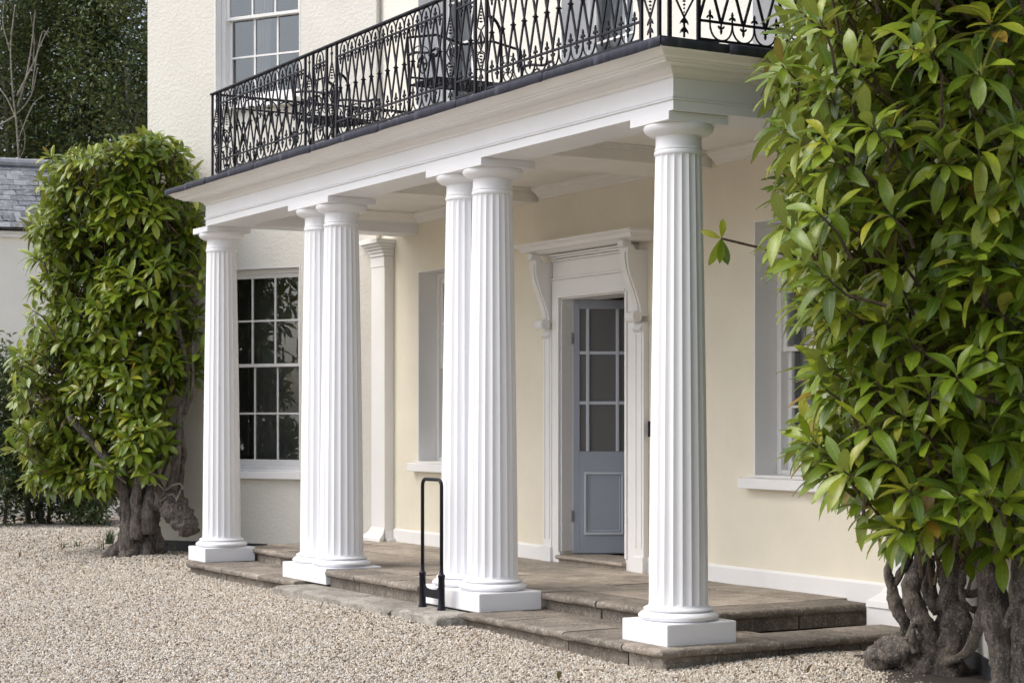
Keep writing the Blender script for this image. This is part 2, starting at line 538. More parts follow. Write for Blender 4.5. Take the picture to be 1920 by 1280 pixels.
mb.add([(-3, 4.6, .3), (3.2, 4.6, .3), (3.2, 4.6, 7.3), (-3, 4.6, 7.3)], [(0,1,2,3)])
mb.build('inner_wall', M['inside'], house)
mb = MB()
poly = [(LC.x, LC.y), (LJ.x, LJ.y), (-4.3, .02), (4.14, .02), (RJ.x, RJ.y), (RC.x, RC.y), (RC.x, 9), (LC.x, 9)]
mb.prism(poly, lambda a, b: (a, b, HTOP + .002), lambda a, b: (a, b, HTOP + .25))
mb.build('roof', M['lead'], house)
mb = MB(); ip = [(LC.x+.4, LC.y+.5), (-4.5, .3), (-4.3, .34), (4.14, .34), (4.5, .3), (RC.x-.4, RC.y+.5), (RC.x-.3, 8.8), (LC.x+.3, 8.8)]
mb.prism(ip, lambda a, b: (a, b, 3.45), lambda a, b: (a, b, 3.80)); mb.build('upper_floor', M['inside'], house)
mb = MB(); mb.prism(ip, lambda a, b: (a, b, .1), lambda a, b: (a, b, .30)); mb.build('ground_floor', M['floorin'], house)
# dark painted band along the foot of the canted walls
mb = MB(); mb.box(-.01, -.012, -.1, 3.02, 0, .15); mb.build('base_band', M['band'], house, loc=LC, rotz=TAU)
mb = MB(); mb.box(0, -.012, -.1, 3.03, 0, .15); mb.build('base_band', M['band'], house, loc=RJ, rotz=-TAU)

def window(org, rz, x0, x1, z0, z1, dep, cols, rows, split, sill=True, sillh=.09, lining=None, sill_ext=.1, glassm=None, door=False, head=.06):
    """sash window; rows per sash, split = height of the meeting rail"""
    loc = (org[0], org[1], 0)
    wd = x1 - x0
    lm = lining or M['white']
    f = MB()
    cw = .055
    y0, y1 = dep, dep + .13
    for a, b, c, d in ((x0+.014, x0+.014+cw, z0+.014, z1-.014), (x1-.014-cw, x1-.014, z0+.014, z1-.014)): f.box(a, y0, c, b, y1, d)
    f.box(x0+.014+cw, y0+.002, z1-.014-head, x1-.014-cw, y1, z1-.014)
    f.box(x0+.014+cw, y0+.002, z0+.014, x1-.014-cw, y1, z0+.05)
    win = f.build('window', M['sash'], house, loc=loc, rotz=rz, bevel=.004)
    g = MB(); t = .012
    g.box(x0+.001, -.003, z0, x0+t, dep+.1, z1); g.box(x1-t, -.003, z0, x1-.001, dep+.1, z1)
    g.box(x0+t, -.003, z1-t, x1-t, dep+.1, z1-.001); g.box(x0+t, .0, z0+.001, x1-t, dep+.1, z0+t)
    g.build('reveal', lm, win)
    if sill:
        s = MB()
        e = sill_ext
        s.prism([(-.085, z0-sillh), (-.085, z0-.012), (dep, z0+.016), (dep, z0-sillh)],
                lambda a, b: (x0-e, a, b), lambda a, b: (x1+e, a, b))
        s.build('sill', M['white'], win, bevel=.006)
    gx0, gx1 = x0+.014+cw, x1-.014-cw
    gz0, gz1 = z0+.05, z1-.014-head
    sash = [(split-.018, gz1, dep+.022), (gz0, split+.018, dep+.068)] if split else [(gz0, gz1, dep+.04)]
    for k, (a, b, yy) in enumerate(sash):
        sw, th = .042, .036
        m_ = MB()
        m_.box(gx0, yy, a, gx0+sw, yy+th, b); m_.box(gx1-sw, yy, a, gx1, yy+th, b)
        bot = .065 if k == len(sash) - 1 else .036
        m_.box(gx0+sw, yy, a, gx1-sw, yy+th, a+bot); m_.box(gx0+sw, yy, b-.036 if k else b-.045, gx1-sw, yy+th, b)
        m_.build('sash', M['sash'], win, bevel=.003)
        px0, px1, pz0, pz1 = gx0+sw, gx1-sw, a+bot, b-.04
        r_ = rows if isinstance(rows, int) else rows[k]
        for i in range(1, cols):
            x = px0 + (px1-px0)*i/cols
            MB().box(x-.010, yy+.006, pz0, x+.010, yy+.032, pz1).build('glazing_bar', M['sash'], win)
        for j in range(1, r_):
            z = pz0 + (pz1-pz0)*j/r_
            MB().box(px0, yy+.004, z-.010, px1, yy+.030, z+.010).build('glazing_bar', M['sash'], win)
        for i in range(cols):
            for j in range(r_):
                xa = px0 + (px1-px0)*i/cols + .008; xb = px0 + (px1-px0)*(i+1)/cols - .008
                za = pz0 + (pz1-pz0)*j/r_ + .008; zb = pz0 + (pz1-pz0)*(j+1)/r_ - .008
                ti = random.uniform(-.0018, .0018); tj = random.uniform(-.0018, .0018)
                p = MB(); p.add([(xa, yy+.019+ti, za), (xb, yy+.019-ti, za), (xb, yy+.019-ti+tj, zb), (xa, yy+.019+ti+tj, zb)], [(0,1,2,3)])
                p.build('pane', glassm or M['glass'], win)
    return win

window((0, 0), 0, WIN_L, WIN_L + WW, 1.07, 3.01, .20, 3, 2, 2.04)
window((0, 0), 0, WIN_R, WIN_R + WW, 1.07, 3.01, .20, 3, 2, 2.04)
for i, x in enumerate(UPX):
    wn = window((0, .004), 0, x, x + FW, 3.86, 6.3, .26, 2, 5, 0, sill=False)
wl = window(LC, TAU, .94, 2.08, .95, 3.165, .10, 3, 2, 2.10, sill_ext=.06, head=.05)
window(LC, TAU, .94, 2.08, 5.0, 7.0, .10, 3, 2, 5.95, sill_ext=-.03)
window(RJ, -TAU, .94, 2.08, .95, 3.165, .12, 3, 2, 2.10, sill_ext=.06)
# panelled shutters folded against the window sides, seen through the panes
def shutter(org, rz, x, z0, z1, y0):
    m_ = MB(); m_.box(x, y0, z0, x+.03, y0+.34, z1)
    for k in range(3):
        a = z0 + .08 + (z1-z0-.16)/3*k; b = a + (z1-z0-.16)/3 - .08
        m_.box(x+.03, y0+.06, a, x+.042, y0+.28, a+.02); m_.box(x+.03, y0+.06, b-.02, x+.042, y0+.28, b)
        m_.box(x+.03, y0+.06, a+.02, x+.042, y0+.08, b-.02); m_.box(x+.03, y0+.26, a+.02, x+.042, y0+.28, b-.02)
    m_.build('shutter', M['shutter'], house, loc=(org[0], org[1], 0), rotz=rz)
shutter(LC, TAU, .90, 1.0, 3.12, .38); shutter(LC, TAU, .90, 5.05, 6.95, .38)
shutter((0, 0), 0, WIN_R - .03, 1.1, 2.98, .38)

def curtain(label, org, rz, x0, x1, z0, z1, y, gather=0.0):
    mb = MB(); n = 40; m = 10
    for j in range(m + 1):
        t = j / m; z = z1 + (z0 - z1) * t
        for i in range(n + 1):
            s = i / n
            sh = 1 - gather * math.sin(min(1, t * 1.1) * math.pi * .5)
            x = x0 + (x1 - x0) * s * sh
            mb.v.append((x, y + .03 * math.sin(s * 34 + .6 * math.sin(t * 3)) * (.6 + .4 * t), z))
    for j in range(m):
        for i in range(n):
            a = j*(n+1)+i; mb.f.append((a, a+1, a+n+2, a+n+1))
    o = mb.build('curtain', M['cloth'], None, smooth=True, loc=(org[0], org[1], 0), rotz=rz)
    return tag(o, label, 'curtain')
curtain('pale drape hanging inside the upper floor window left of the balcony', LC, TAU, 1.20, 1.56, 5.0, 6.95, .34, .35)
curtain('striped pale curtain inside the ground floor window behind the right magnolia', (0, 0), 0, WIN_R + .02, WIN_R + .55, 1.1, 2.98, .42, .1)
curtain('pale curtain inside the glazed balcony door above the front door', (0, 0), 0, UPX[1] + .1, UPX[1] + .5, 3.9, 6.2, .46, .1)
curtain('pale curtain inside the balcony door above the left ground floor window', (0, 0), 0, UPX[0] + .1, UPX[0] + .6, 3.9, 6.2, .46, .1)

# skirting along the portico wall
mb = MB()
for a, b in ((-3.98, DO0 - .27), (DO1 + .27, 3.80)):
    mb.prism([(0, .20), (-.022, .20), (-.022, .355), (-.010, .372), (0, .372)], lambda p, q, a=a: (a, p, q), lambda p, q, b=b: (b, p, q))
mb.build('skirting', M['white'], house)

# ------------------------------------------------------------------ front door and its surround
FL = .238                                   # portico floor level
dc = (DO0 + DO1) / 2
mb = MB()
for s_ in (-1, 1):
    e = dc + s_ * (DO1 - DO0) / 2
    a, b = sorted((e, e + s_ * .13))
    mb.box(a, -.045, FL, b, .0, 2.58)
    a, b = sorted((e - s_ * .012, e))
    mb.box(a, -.03, FL+.1, b, .30, 2.58)     # jamb lining
    a, b = sorted((e, e + s_ * .03))
    mb.box(a, -.058, FL+.1, b, -.045, 2.58)
mb.box(DO0 - .13, -.045, 2.58, DO1 + .13, 0, 2.74)
mb.box(DO0, -.058, 2.58, DO1, -.045, 2.60)
mb.box(DO0, -.03, 2.568, DO1, .30, 2.58)
mb.box(DO0 - .13, -.052, 2.742, DO1 + .13, 0, 2.762)
mb.box(DO0 - .13, -.036, 2.764, DO1 + .13, 0, 2.905)
for k, (zz, pr) in enumerate(((2.907, .05), (2.93, .062), (2.95, .078))): mb.box(DO0 - .13, -pr, zz, DO1 + .13, 0, zz + .018)
surround = mb.build('door_surround', M['white'], house, bevel=.003)
for k in range(5): MB().box(DO0 - .10, -.0475, 2.615 + k*.022, DO1 + .10, -.045, 2.626 + k*.022).build('reed_moulding', M['white'], surround)
HX = 1.0
hood = MB()
hprof = [(0, 2.975), (-.17, 2.975), (-.20, 2.99), (-.235, 3.0), (-.245, 3.03), (-.285, 3.045), (-.285, 3.062), (0, 3.075)]
for q_, (p, z) in enumerate(hprof): hood.v += [(dc - .66 + p, 0, z), (dc - .66 + p, p, z), (dc + .66 - p, p, z), (dc + .66 - p, 0, z)]
for q_ in range(len(hprof) - 1):
    for e in range(3): hood.f.append((q_*4+e, q_*4+e+1, q_*4+e+5, q_*4+e+4))
hood.build('hood', M['white'], surround)
for s_ in (-1, 1):
    x = dc + s_ * .735
    st_ = MB()                                # panelled strip under each console
    st_.box(x-.072, -.05, FL, x+.072, 0, 2.30); st_.box(x-.085, -.07, FL, x+.085, 0, FL+.13)
    st_.build('pilaster_strip', M['white'], surround, bevel=.003)
    pn = MB()
    pn.box(x-.045, -.056, FL+.2, x-.035, -.05, 2.22); pn.box(x+.035, -.056, FL+.2, x+.045, -.05, 2.22)
    pn.box(x-.035, -.056, 2.21, x+.035, -.05, 2.22); pn.build('strip_moulding', M['white'], surround)
    cs = MB()                                 # S-shaped scroll console
    pr = []
    for k in range(25):
        t = k / 24
        z = 2.36 + t * .545
        t2 = min(1, t * 1.12); y = -.062 - .135 * (3 * t2 * t2 - 2 * t2 ** 3)
        pr.append((y, z))
    prof = pr + [(0, 2.905), (0, 2.36)]
    cs.prism(prof, lambda p, q: (x - .055, p, q), lambda p, q: (x + .055, p, q))
    pr2 = [(y - .012, z) for y, z in pr[2:-1]] + [(y, z) for y, z in pr[2:-1]][::-1]
    cs.prism(pr2, lambda p, q: (x - .03, p, q), lambda p, q: (x + .03, p, q))
    cs.build('console', M['white'], surround)
    sc_ = MB()
    for (cy, cz, rr, hw) in ((-.105, 2.352, .045, .066), (-.165, 2.905, .036, .062)):
        ring = [(cy + rr*math.cos(a*math.pi/8), cz + rr*math.sin(a*math.pi/8)) for a in range(16)]
        sc_.prism(ring, lambda p, q: (x - hw, p, q), lambda p, q: (x + hw, p, q))
    sc_.prism([(-.05, 2.225), (-.085, 2.25), (-.06, 2.28), (-.05, 2.31), (0, 2.31), (0, 2.225)], lambda p, q: (x-.06, p, q), lambda p, q: (x+.06, p, q))
    sc_.build('scroll', M['white'], surround, smooth=True, angle=R(40))
    MB().box(x-.04, -.235, 2.925, x+.04, -.15, 2.973).build('hood_block', M['white'], surround, bevel=.003)
# threshold step
mb = MB(); mb.prism([(-.075, .270), (-.09, .282), (-.09, .298), (-.075, .306), (.34, .310), (.34, FL-.02), (-.05, FL-.02), (-.05, .270)],
                    lambda p, q: (DO0 - .01, p, q), lambda p, q: (DO1 + .01, p, q))
tag(mb.build('threshold', M['flag'], house, bevel=.006))
# door leaf, hinged on the left and open into the hall
DW, DH, DT = .50, 2.25, .045
def door_leaf(loc, rz, flip):
    X = lambda a, b: (a, b) if not flip else (-b, -a)
    lf = MB()
    for a, c, b, d in ((0, 0, .055, DH), (DW-.045, 0, DW, DH), (.055, DH-.08, DW-.045, DH), (.055, 0, DW-.045, .905)):
        a, b = X(a, b); lf.box(a, 0, c, b, DT, d)
    dr = lf.build('door', M['door'], house, loc=loc, rotz=rz, bevel=.003)
    a, b = X(-.004, 0)
    e_ = MB(); e_.box(a, .002, .005, b, DT-.002, DH-.005); e_.build('door_edge', M['doorjamb'], dr)
    for q in (.112, .377):
        a, b = X(q, q + .030); MB().box(a, -.005, .905, b, DT+.004, DH-.08).build('glazing_bar', M['doorjamb'], dr, bevel=.006)
    for q in (1.32, 1.765):
        a, b = X(.055, DW-.045); MB().box(a, -.003, q, b, DT+.003, q+.03).build('glazing_bar', M['doorjamb'], dr, bevel=.006)
    for a, b in ((.055, .112), (.142, .377), (.407, .455)):
        a, b = X(a, b)
        for c, d in ((.905, 1.32), (1.35, 1.765), (1.795, 2.17)): MB().box(a, DT*.4, c, b, DT*.6, d).build('pane', M['netglass'], dr)
    pm = MB()
    for a, c, b, d in ((.095, .165, .445, .187), (.095, .70, .445, .722), (.095, .187, .115, .70), (.425, .187, .445, .70)):
        a, b = X(a, b); pm.box(a, -.018, c, b, 0, d)
    for a, c, b, d in ((.125, .197, .415, .205), (.125, .682, .415, .69), (.125, .205, .133, .682), (.407, .205, .415, .682)):
        a, b = X(a, b); pm.box(a, -.008, c, b, 0, d)
    pm.build('panel_moulding', M['doorjamb'], dr, bevel=.004)
    for zz in (.28, 1.86):
        h = MB(); a, b = X(-.02, .0); h.box(a, -.008, zz, b, .006, zz+.10)
        for k in range(5): h.lathe([(.008, zz+.020*k+.002), (.008, zz+.020*k+.016)], 8, (X(-.008, -.008)[0], -.008))
        h.build('hinge', M['hinge'], dr)
door_leaf((DO0 + .022, .088, .316), R(60), False)
door_leaf((DO1 - .022, .088, .316), R(-88), True)
MB().box(DO1+.30, -.025, 1.36, DO1+.335, 0, 1.49).build('bell_plate', M['iron'], house, bevel=.004)

# pilasters where the portico meets the canted walls
def pilaster(x0, x1):
    mb = MB(); mb.box(x0, -.11, FL+.10, x1, .0, 3.10)
    pil = mb.build('pilaster', M['white'], house, bevel=.003)
    cp = MB()
    steps = [(3.10, 3.205, .006), (3.208, 3.245, .016), (3.247, 3.278, .030), (3.280, 3.308, .052), (3.310, 3.336, .080), (3.338, 3.385, .11)]
    for a, b, e in steps: cp.box(x0-e, -.11-e, a, x1+e*.35, -.001, b)
    cp.build('capital', M['white'], pil, bevel=.004)
    bs = MB()
    bs.prism([(0, FL+.14), (.012, FL+.12), (.03, FL+.085), (.10, FL+.03), (.105, FL-.01), (0, FL-.01)],
             lambda p, q: (x0-p*.9, -.11-p, q), lambda p, q: (x1+p*.9, -.11-p, q))
    bs.box(x0-.09, -.11, FL-.01, x1+.09, 0, FL+.03); bs.box(x0-.02, -.112, FL+.03, x1+.02, 0, FL+.12)
    bs.build('pilaster_base', M['white'], pil)
pilaster(-4.30, -3.985)
pilaster(3.785, 4.10)
MB().box(3.68, -.20, -.02, 4.20, -.06, FL + .005).build('pilaster_plinth', M['white'], house, bevel=.006)

# ================================================================== PORTICO
portico = thing('portico', 'white Doric portico of six fluted columns carrying the balcony', 'portico')
S1 = .1164; PT = .2514; AB0, AB1 = 3.339, 3.393
YC = -1.93
COLX = (-3.93, CX*0 - 1.53, -1.11, 1.12, 1.535, 3.915)
# fluted shaft
def shaft_mesh():
    NF, PER = 20, 6
    zs_ = [.345 + (3.157 - .345) * t for t in (0, .004, .05, .12, .22, .34, .46, .58, .70, .82, .92, .985, .996, 1)]
    vs_, fs_ = [], []
    n = NF * PER
    for q, z in enumerate(zs_):
        t = (z - .345) / (3.157 - .345)
        r = .1875 - (.1875 - .147) * (t ** 1.25) + .002 * math.sin(t * math.pi)
        dep = .0095 * (r / .18)
        if q in (0, len(zs_) - 1): dep *= .15
        for i in range(n):
            ph = (i % PER) / PER
            a = 2 * math.pi * i / n
            rr = r - dep * math.sin(math.pi * ph) if ph else r
            vs_.append((rr * math.cos(a), rr * math.sin(a), z))
    for q in range(len(zs_) - 1):
        for i in range(n):
            j = (i + 1) % n
            fs_.append((q*n+i, q*n+j, (q+1)*n+j, (q+1)*n+i))
    m_ = MB(); m_.v = vs_; m_.f = fs_
    return m_.mesh('column_shaft', M['col'], True, R(28))
SH = shaft_mesh()
m_ = MB()
bp = [(.0, PT-.002), (.238, PT-.002)]
for k in range(9): bp.append((.228 + .026*math.sin(math.pi*k/8), PT + .052*k/8))
for k in range(7): bp.append((.205 + .016*math.sin(math.pi*k/6), PT + .056 + .026*k/6))
bp += [(.194, PT+.084), (.188, PT+.096), (.0, PT+.096)]
m_.lathe(bp, 48, cap=False); BASE = m_.mesh('column_base', M['col'], True, R(35))
m_ = MB()
cp_ = [(0, 3.155), (.150, 3.155), (.1535, 3.160), (.1535, 3.175), (.150, 3.180), (.146, 3.186), (.150, 3.189), (.150, 3.198), (.1455, 3.203), (.1445, 3.26), (.147, 3.272)]
for k in range(1, 9): a = k/8*math.pi*.62 - .5; cp_.append((.16 + .062*math.sin(max(0, (k/8))*math.pi*.5), 3.274 + .052*(k/8)**1.5))
cp_ += [(.222, 3.332), (.217, AB0+.002), (0, AB0+.002)]
m_.lathe(cp_, 48, cap=False); CAPI = m_.mesh('column_capital', M['col'], True, R(35))
for i, x in enumerate(COLX):
    c = put(SH, 'column', portico, (x, YC, 0), (0, 0, R(4.5 + 2 * (i % 3))))
    put(BASE, 'base', c); put(CAPI, 'capital', c)
PL = ((-4.165, -3.70), (-1.79, -.865), (.858, 1.80), (3.665, 4.165))
for k, (a, b) in enumerate(PL):
    MB().box(a, -2.19, S1 - .004, b, -1.665, PT).build('plinth', M['col'], portico, bevel=.008)
    e = .036
    MB().box(a + e, -2.154, AB0, b - e, -1.70, AB1).build('abacus', M['col'], portico, bevel=.003)
# entablature: path round three sides
AL, AR, AF = -3.80, 4.165, -2.145
def sweep_prof(mb, prof, closed=True):
    """prof: (outward offset, z); swept wall-front-wall with mitres"""
    path = [(AL, 0.0, -1, 0), (AL, AF, -1, -1), (AR, AF, 1, -1), (AR, 0.0, 1, 0)]
    n = len(prof); vs_, fs_ = [], []
    for (x, y, sx, sy) in path:
        for o, z in prof: vs_.append((x + sx*o, y + sy*o, z))
    for k in range(3):
        for i in range(n if closed else n - 1):
            j = (i + 1) % n
            fs_.append((k*n+i, k*n+j, (k+1)*n+j, (k+1)*n+i))
    mb.add(vs_, fs_); return mb
m_ = MB(); sweep_prof(m_, [(0, AB1+.001), (0, 3.454), (-.36, 3.454), (-.36, AB1+.001)]); ent = m_.build('architrave', M['col'], portico)
m_ = MB(); sweep_prof(m_, [(.004, 3.455), (.013, 3.459), (.013, 3.464), (.006, 3.466), (.006, 3.470), (.013, 3.472), (.013, 3.477), (.002, 3.481), (-.358, 3.481), (-.358, 3.455)])
m_.build('taenia', M['col'], portico)
m_ = MB(); sweep_prof(m_, [(0, 3.482), (0, 3.592), (-.36, 3.592), (-.36, 3.482)]); m_.build('frieze', M['col'], portico)
m_ = MB()
cprof = [(.002, 3.593), (.010, 3.600), (.016, 3.614), (.034, 3.622), (.048, 3.634), (.055, 3.640), (.060, 3.650), (.075, 3.653), (.172, 3.646), (.178, 3.656), (.198, 3.658), (.200, 3.664)]
for k in range(7): t = k/6; cprof.append((.204 + .085*t, 3.666 + .040*(t - .16*math.sin(2*math.pi*t))))
cprof += [(.292, 3.714), (-.3, 3.714), (-.3, 3.593)]
sweep_prof(m_, cprof); m_.build('cornice', M['white'], portico, smooth=True, angle=R(25))
# balcony deck and its lead edging, laid in overlapping sheets
MB().box(AL - .27, AF - .27, 3.716, AR + .27, -.002, 3.752).build('balcony_deck', M['lead'], portico)
def lead_sheet(p0, p1, out, k):
    d = (Vector(p1) - Vector(p0)); L = d.length; d.normalize(); o = Vector(out)
    mb = MB(); n = 10; pr = 4
    lift = .004 if k % 2 else 0.0
    for i in range(n + 1):
        s = i / n * L
        base = Vector(p0) + d * s
        w1 = .006 * noise.noise(Vector((s * 3 + k * 3.1, k, 0))); w2 = .006 * noise.noise(Vector((s * 4, k * 2.3, 7)))
        for (a, z) in ((-.12, 3.757 + lift), (.302 + lift + w2*.3, 3.759 + lift + w1*.3), (.309 + lift + w2*.5, 3.755 + lift + w1*.5), (.309 + lift + w2, 3.703 + w1 - lift*.8)):
            mb.v.append(tuple(base + o * a + Vector((0, 0, z))))
    for i in range(n):
        for q in range(pr - 1): mb.f.append((i*pr+q, i*pr+q+1, (i+1)*pr+q+1, (i+1)*pr+q))
    ob = mb.build('lead_sheet', M['lead'], portico, smooth=True, angle=R(40))
    so = ob.modifiers.new('thick', 'SOLIDIFY'); so.thickness = .004; so.offset = -1
x = AL - .309; k = 0
marks = [AL - .309, -3.55, -3.02, -2.42, -1.83, -1.22, -.6, .03, .66, 1.3, 1.92, 2.5, 3.1, 3.75, AR + .309]
for a, b in zip(marks[:-1], marks[1:]):
    lead_sheet((a, AF, 0), (b + (.02 if b < 4 else 0), AF, 0), (0, -1, 0), k); k += 1
ymk = [AF - .30, -1.95, -1.35, -.7, -.01]
for a, b in zip(ymk[:-1], ymk[1:]): lead_sheet((AR, a, 0), (AR, b, 0), (1, 0, 0), k); k += 1
for a, b in zip(ymk[:-1], ymk[1:]): lead_sheet((AL, a, 0), (AL, b, 0), (-1, 0, 0), k); k += 1
# ceiling with cross beams and wall cornices
MB().box(AL + .34, AF + .34, 3.60, AR - .34, -.001, 3.71).build('ceiling', M['ceil'], portico)
BX = ((-1.66, -1.06), (.96, 1.62))
for a, b in BX:
    m_ = MB(); m_.box(a, -1.785, 3.475, b, -.002, 3.60)
    m_.box(a-.03, -1.785, 3.565, a, -.002, 3.60); m_.box(b, -1.785, 3.565, b+.03, -.002, 3.60)
    m_.box(a-.055, -1.785, 3.583, a-.03, -.002, 3.60); m_.box(b+.03, -1.785, 3.583, b+.055, -.002, 3.60)
    m_.build('ceiling_beam', M['ceil'], portico, bevel=.004)
bays = ((-3.44, -1.71), (-1.0, .90), (1.68, 3.80))
for a, b in bays:
    m_ = MB()
    mp_ = [(0, 3.497), (.014, 3.497), (.018, 3.512), (.034, 3.520), (.05, 3.54), (.075, 3.553), (.078, 3.562), (.10, 3.575), (.10, 3.599), (0, 3.599)]
    m_.prism(mp_, lambda p, q: (a, -p, q), lambda p, q: (b, -p, q))
    m_.prism(mp_, lambda p, q: (a, -1.785 + p, q), lambda p, q: (b, -1.785 + p, q))
    m_.build('ceiling_moulding', M['ceil'], portico, smooth=True, angle=R(30))
for x, s_ in ((AL + .36, 1), (AR - .36, -1)):
    m_ = MB(); m_.prism([(0, 3.50), (.03, 3.52), (.06, 3.56), (.10, 3.575), (.10, 3.599), (0, 3.599)], lambda p, q: (x + s_*p, -1.785, q), lambda p, q: (x + s_*p, -.002, q))
    m_.build('ceiling_moulding', M['ceil'], portico)

# ================================================================== STEPS AND PAVING
steps = thing('portico_steps', 'worn brown stone platform and steps under the white columns', 'steps', (0, 0, 0))
def worn(prof, n, L, seed, amp=.006):
    """profile (out, z) extruded along local x with worn, uneven edges"""
    mb = MB(); m = len(prof)
    for i in range(n + 1):
        s = L * i / n
        for q, (o, z) in enumerate(prof):
            k = amp * (1.0 if q < m - 2 else .0)
            d1 = k * noise.noise(Vector((s * 5 + seed * 7.3, q * .35, seed))); d2 = k * .6 * noise.noise(Vector((s * 11 + seed, q * .8, 9 + seed)))
            chip = -.013 * max(0, noise.noise(Vector((s * 3.3, seed * 5.1, 2))) - .33) if 1 <= q <= 4 else 0
            e = .004 if i in (0, n) else 0
            mb.v.append((s + (e if i == 0 else -e if i == n else 0), -(o + d1 + chip), z + d2 * .6 + chip - (e * .6 if q < m - 2 else 0)))
    for i in range(n):
        for q in range(m):
            r = (q + 1) % m
            mb.f.append((i*m+q, (i+1)*m+q, (i+1)*m+r, i*m+r))
    mb.f.append(tuple(range(m))); mb.f.append(tuple(n*m + q for q in range(m))[::-1])
    return mb
def nosing(top, bot, tread):
    """riser set back under a rounded nosing; 0 is the outer edge"""
    return [(-.052, bot), (-.052, top-.062), (-.040, top-.058), (-.028, top-.052), (-.006, top-.045), (0, top-.028), (-.003, top-.012), (-.016, top-.001), (-.05, top), (-tread, top), (-tread, bot)]
sd = 0
def run_x(x0, x1, y, top, bot, tread, lens, mat=None, name='step_stone'):
    global sd
    x = x0
    for L in lens:
        L = min(L, x1 - x)
        if L < .05: break
        sd += 1
        worn(nosing(top + random.uniform(-.003, .002), bot, tread), max(6, int(L * 14)), L - .006, sd).build(name, mat or M['step'], steps, smooth=True, angle=R(50), loc=(x, y + random.uniform(-.004, .004), 0))
        x += L
def run_y(x, y0, y1, top, bot, tread, lens, sgn=1):
    global sd
    y = y0
    for L in lens:
        L = min(L, y1 - y)
        if L < .05: break
        sd += 1
        worn(nosing(top + random.uniform(-.003, .002), bot, tread), max(6, int(L * 14)), L - .006, sd).build('step_stone', M['step'], steps, smooth=True, angle=R(50), loc=(x, y, 0), rotz=R(90))
        y += L
def corner_stone(x0, x1, y0, y1, top, bot, tread):
    """stone with the nosing returned round an outer corner"""
    global sd
    sd += 1
    prof = nosing(top, bot, tread); m = len(prof); n = 7
    mb = MB()
    st_ = [(x0 + (x1 - x0) * i / n, y0, 0 if i < n else 1, 1) for i in range(n + 1)] + [(x1, y0 + (y1 - y0) * (i + 1) / n, 1, 0) for i in range(n)]
    for i, (x, y, sx, sy) in enumerate(st_):
        for q, (o, z) in enumerate(prof):
            k = .006 if q < m - 2 else 0
            d1 = k * noise.noise(Vector((i * .6 + sd * 3, q * .35, sd)))
            if sx and sy and 1 <= q <= 7: d1 -= .012
            px = x + sx * (o + d1); py = y - sy * (o + d1)
            if q >= m - 2: px, py = (px if sx else min(px, x1 - tread)), (py if sy else max(py, y0 + tread))
            if not sx and q >= m - 2: px = x if x < x1 - tread else x1 - tread
            mb.v.append((px, py, z + k * .5 * noise.noise(Vector((i * .9, q, sd + 4)))))
    N = len(st_)
    for i in range(N - 1):
        for q in range(m): r = (q + 1) % m; mb.f.append((i*m+q, (i+1)*m+q, (i+1)*m+r, i*m+r))
    mb.f.append(tuple(range(m))); mb.f.append(tuple((N-1)*m + q for q in range(m))[::-1])
    mb.build('step_stone', M['step'], steps, smooth=True, angle=R(50))
# lower step
run_x(-3.93, -1.28, -2.30, S1, -.15, .45, [.95, .9, .8])
run_x(1.74, 3.845, -2.31, S1, -.15, .45, [.62, .78, .75])
corner_stone(3.85, 4.285, -2.31, -1.865, S1, -.15, .43)
run_y(4.285, -1.862, -.12, S1, -.15, .45, [.48, .66, .6])
# chamfered end of the lower step and its bed
m_ = MB(); m_.prism([(-3.93, -2.25), (-3.935, -1.9), (-4.17, -1.66), (-4.2, -2.06)], lambda a, b: (a, b, -.1), lambda a, b: (a, b, S1 - .004)); m_.build('step_stone', M['step'], steps)
MB().box(-3.935, -1.86, -.1, 3.84, -1.2, S1 - .006).build('step_bed', M['step'], steps)
MB().box(-4.3, -1.9, -.1, -3.94, -.1, S1 - .01).build('step_bed', M['step'], steps)
# upper step: set back between the outer columns, forward between the pairs
run_x(-4.0, -1.80, -1.70, FL, .09, .36, [.9, .7, .6])
run_x(-.862, .855, -2.205, FL, .07, .36, [.58, .62, .52])
run_x(1.805, 3.262, -1.675, FL, .09, .36, [.74, .73])
corner_stone(3.265, 3.63, -1.675, -1.32, FL, .09, .352)
run_y(3.63, -1.318, -.10, FL, .09, .36, [.62, .6])
# flagstones of the platform
def flags(x0, x1, y0, y1, rows, seed):
    rr = random.Random(seed)
    ya = y0
    for h in rows:
        yb = min(y1, ya + h); x = x0
        first = True
        while x < x1 - .01:
            L = rr.uniform(.62, 1.05)
            if first: L *= rr.uniform(.5, 1); first = False
            xb = min(x1, x + L)
            if x1 - xb < .25: xb = x1
            g = .005; z = FL + rr.uniform(-.004, .002)
            m_ = MB(); nxx = 6
            zz = lambda a, b: z + .004 * noise.noise(Vector((a * 2.3, b * 2.3, seed)))
            vs_ = []
            for jj in range(4):
                for ii in range(nxx + 1):
                    a = x + g + (xb - x - 2*g) * ii / nxx; b = ya + g + (yb - ya - 2*g) * jj / 3
                    vs_.append((a, b, zz(a, b)))
            fs_ = [(jj*(nxx+1)+ii, jj*(nxx+1)+ii+1, (jj+1)*(nxx+1)+ii+1, (jj+1)*(nxx+1)+ii) for jj in range(3) for ii in range(nxx)]
            m_.add(vs_, fs_)
            m_.box(x+g, ya+g, .13, xb-g, yb-g, z-.012)
            e0 = [(x+g, ya+g), (xb-g, ya+g), (xb-g, yb-g), (x+g, yb-g)]
            for q in range(4):
                (a, b), (c, d) = e0[q], e0[(q+1) % 4]
                m_.add([(a, b, z-.02), (c, d, z-.02), (c, d, zz(c, d)), (a, b, zz(a, b))], [(0,1,2,3)])
            m_.build('flagstone', M['flag'], steps)
            x = xb
        ya = yb
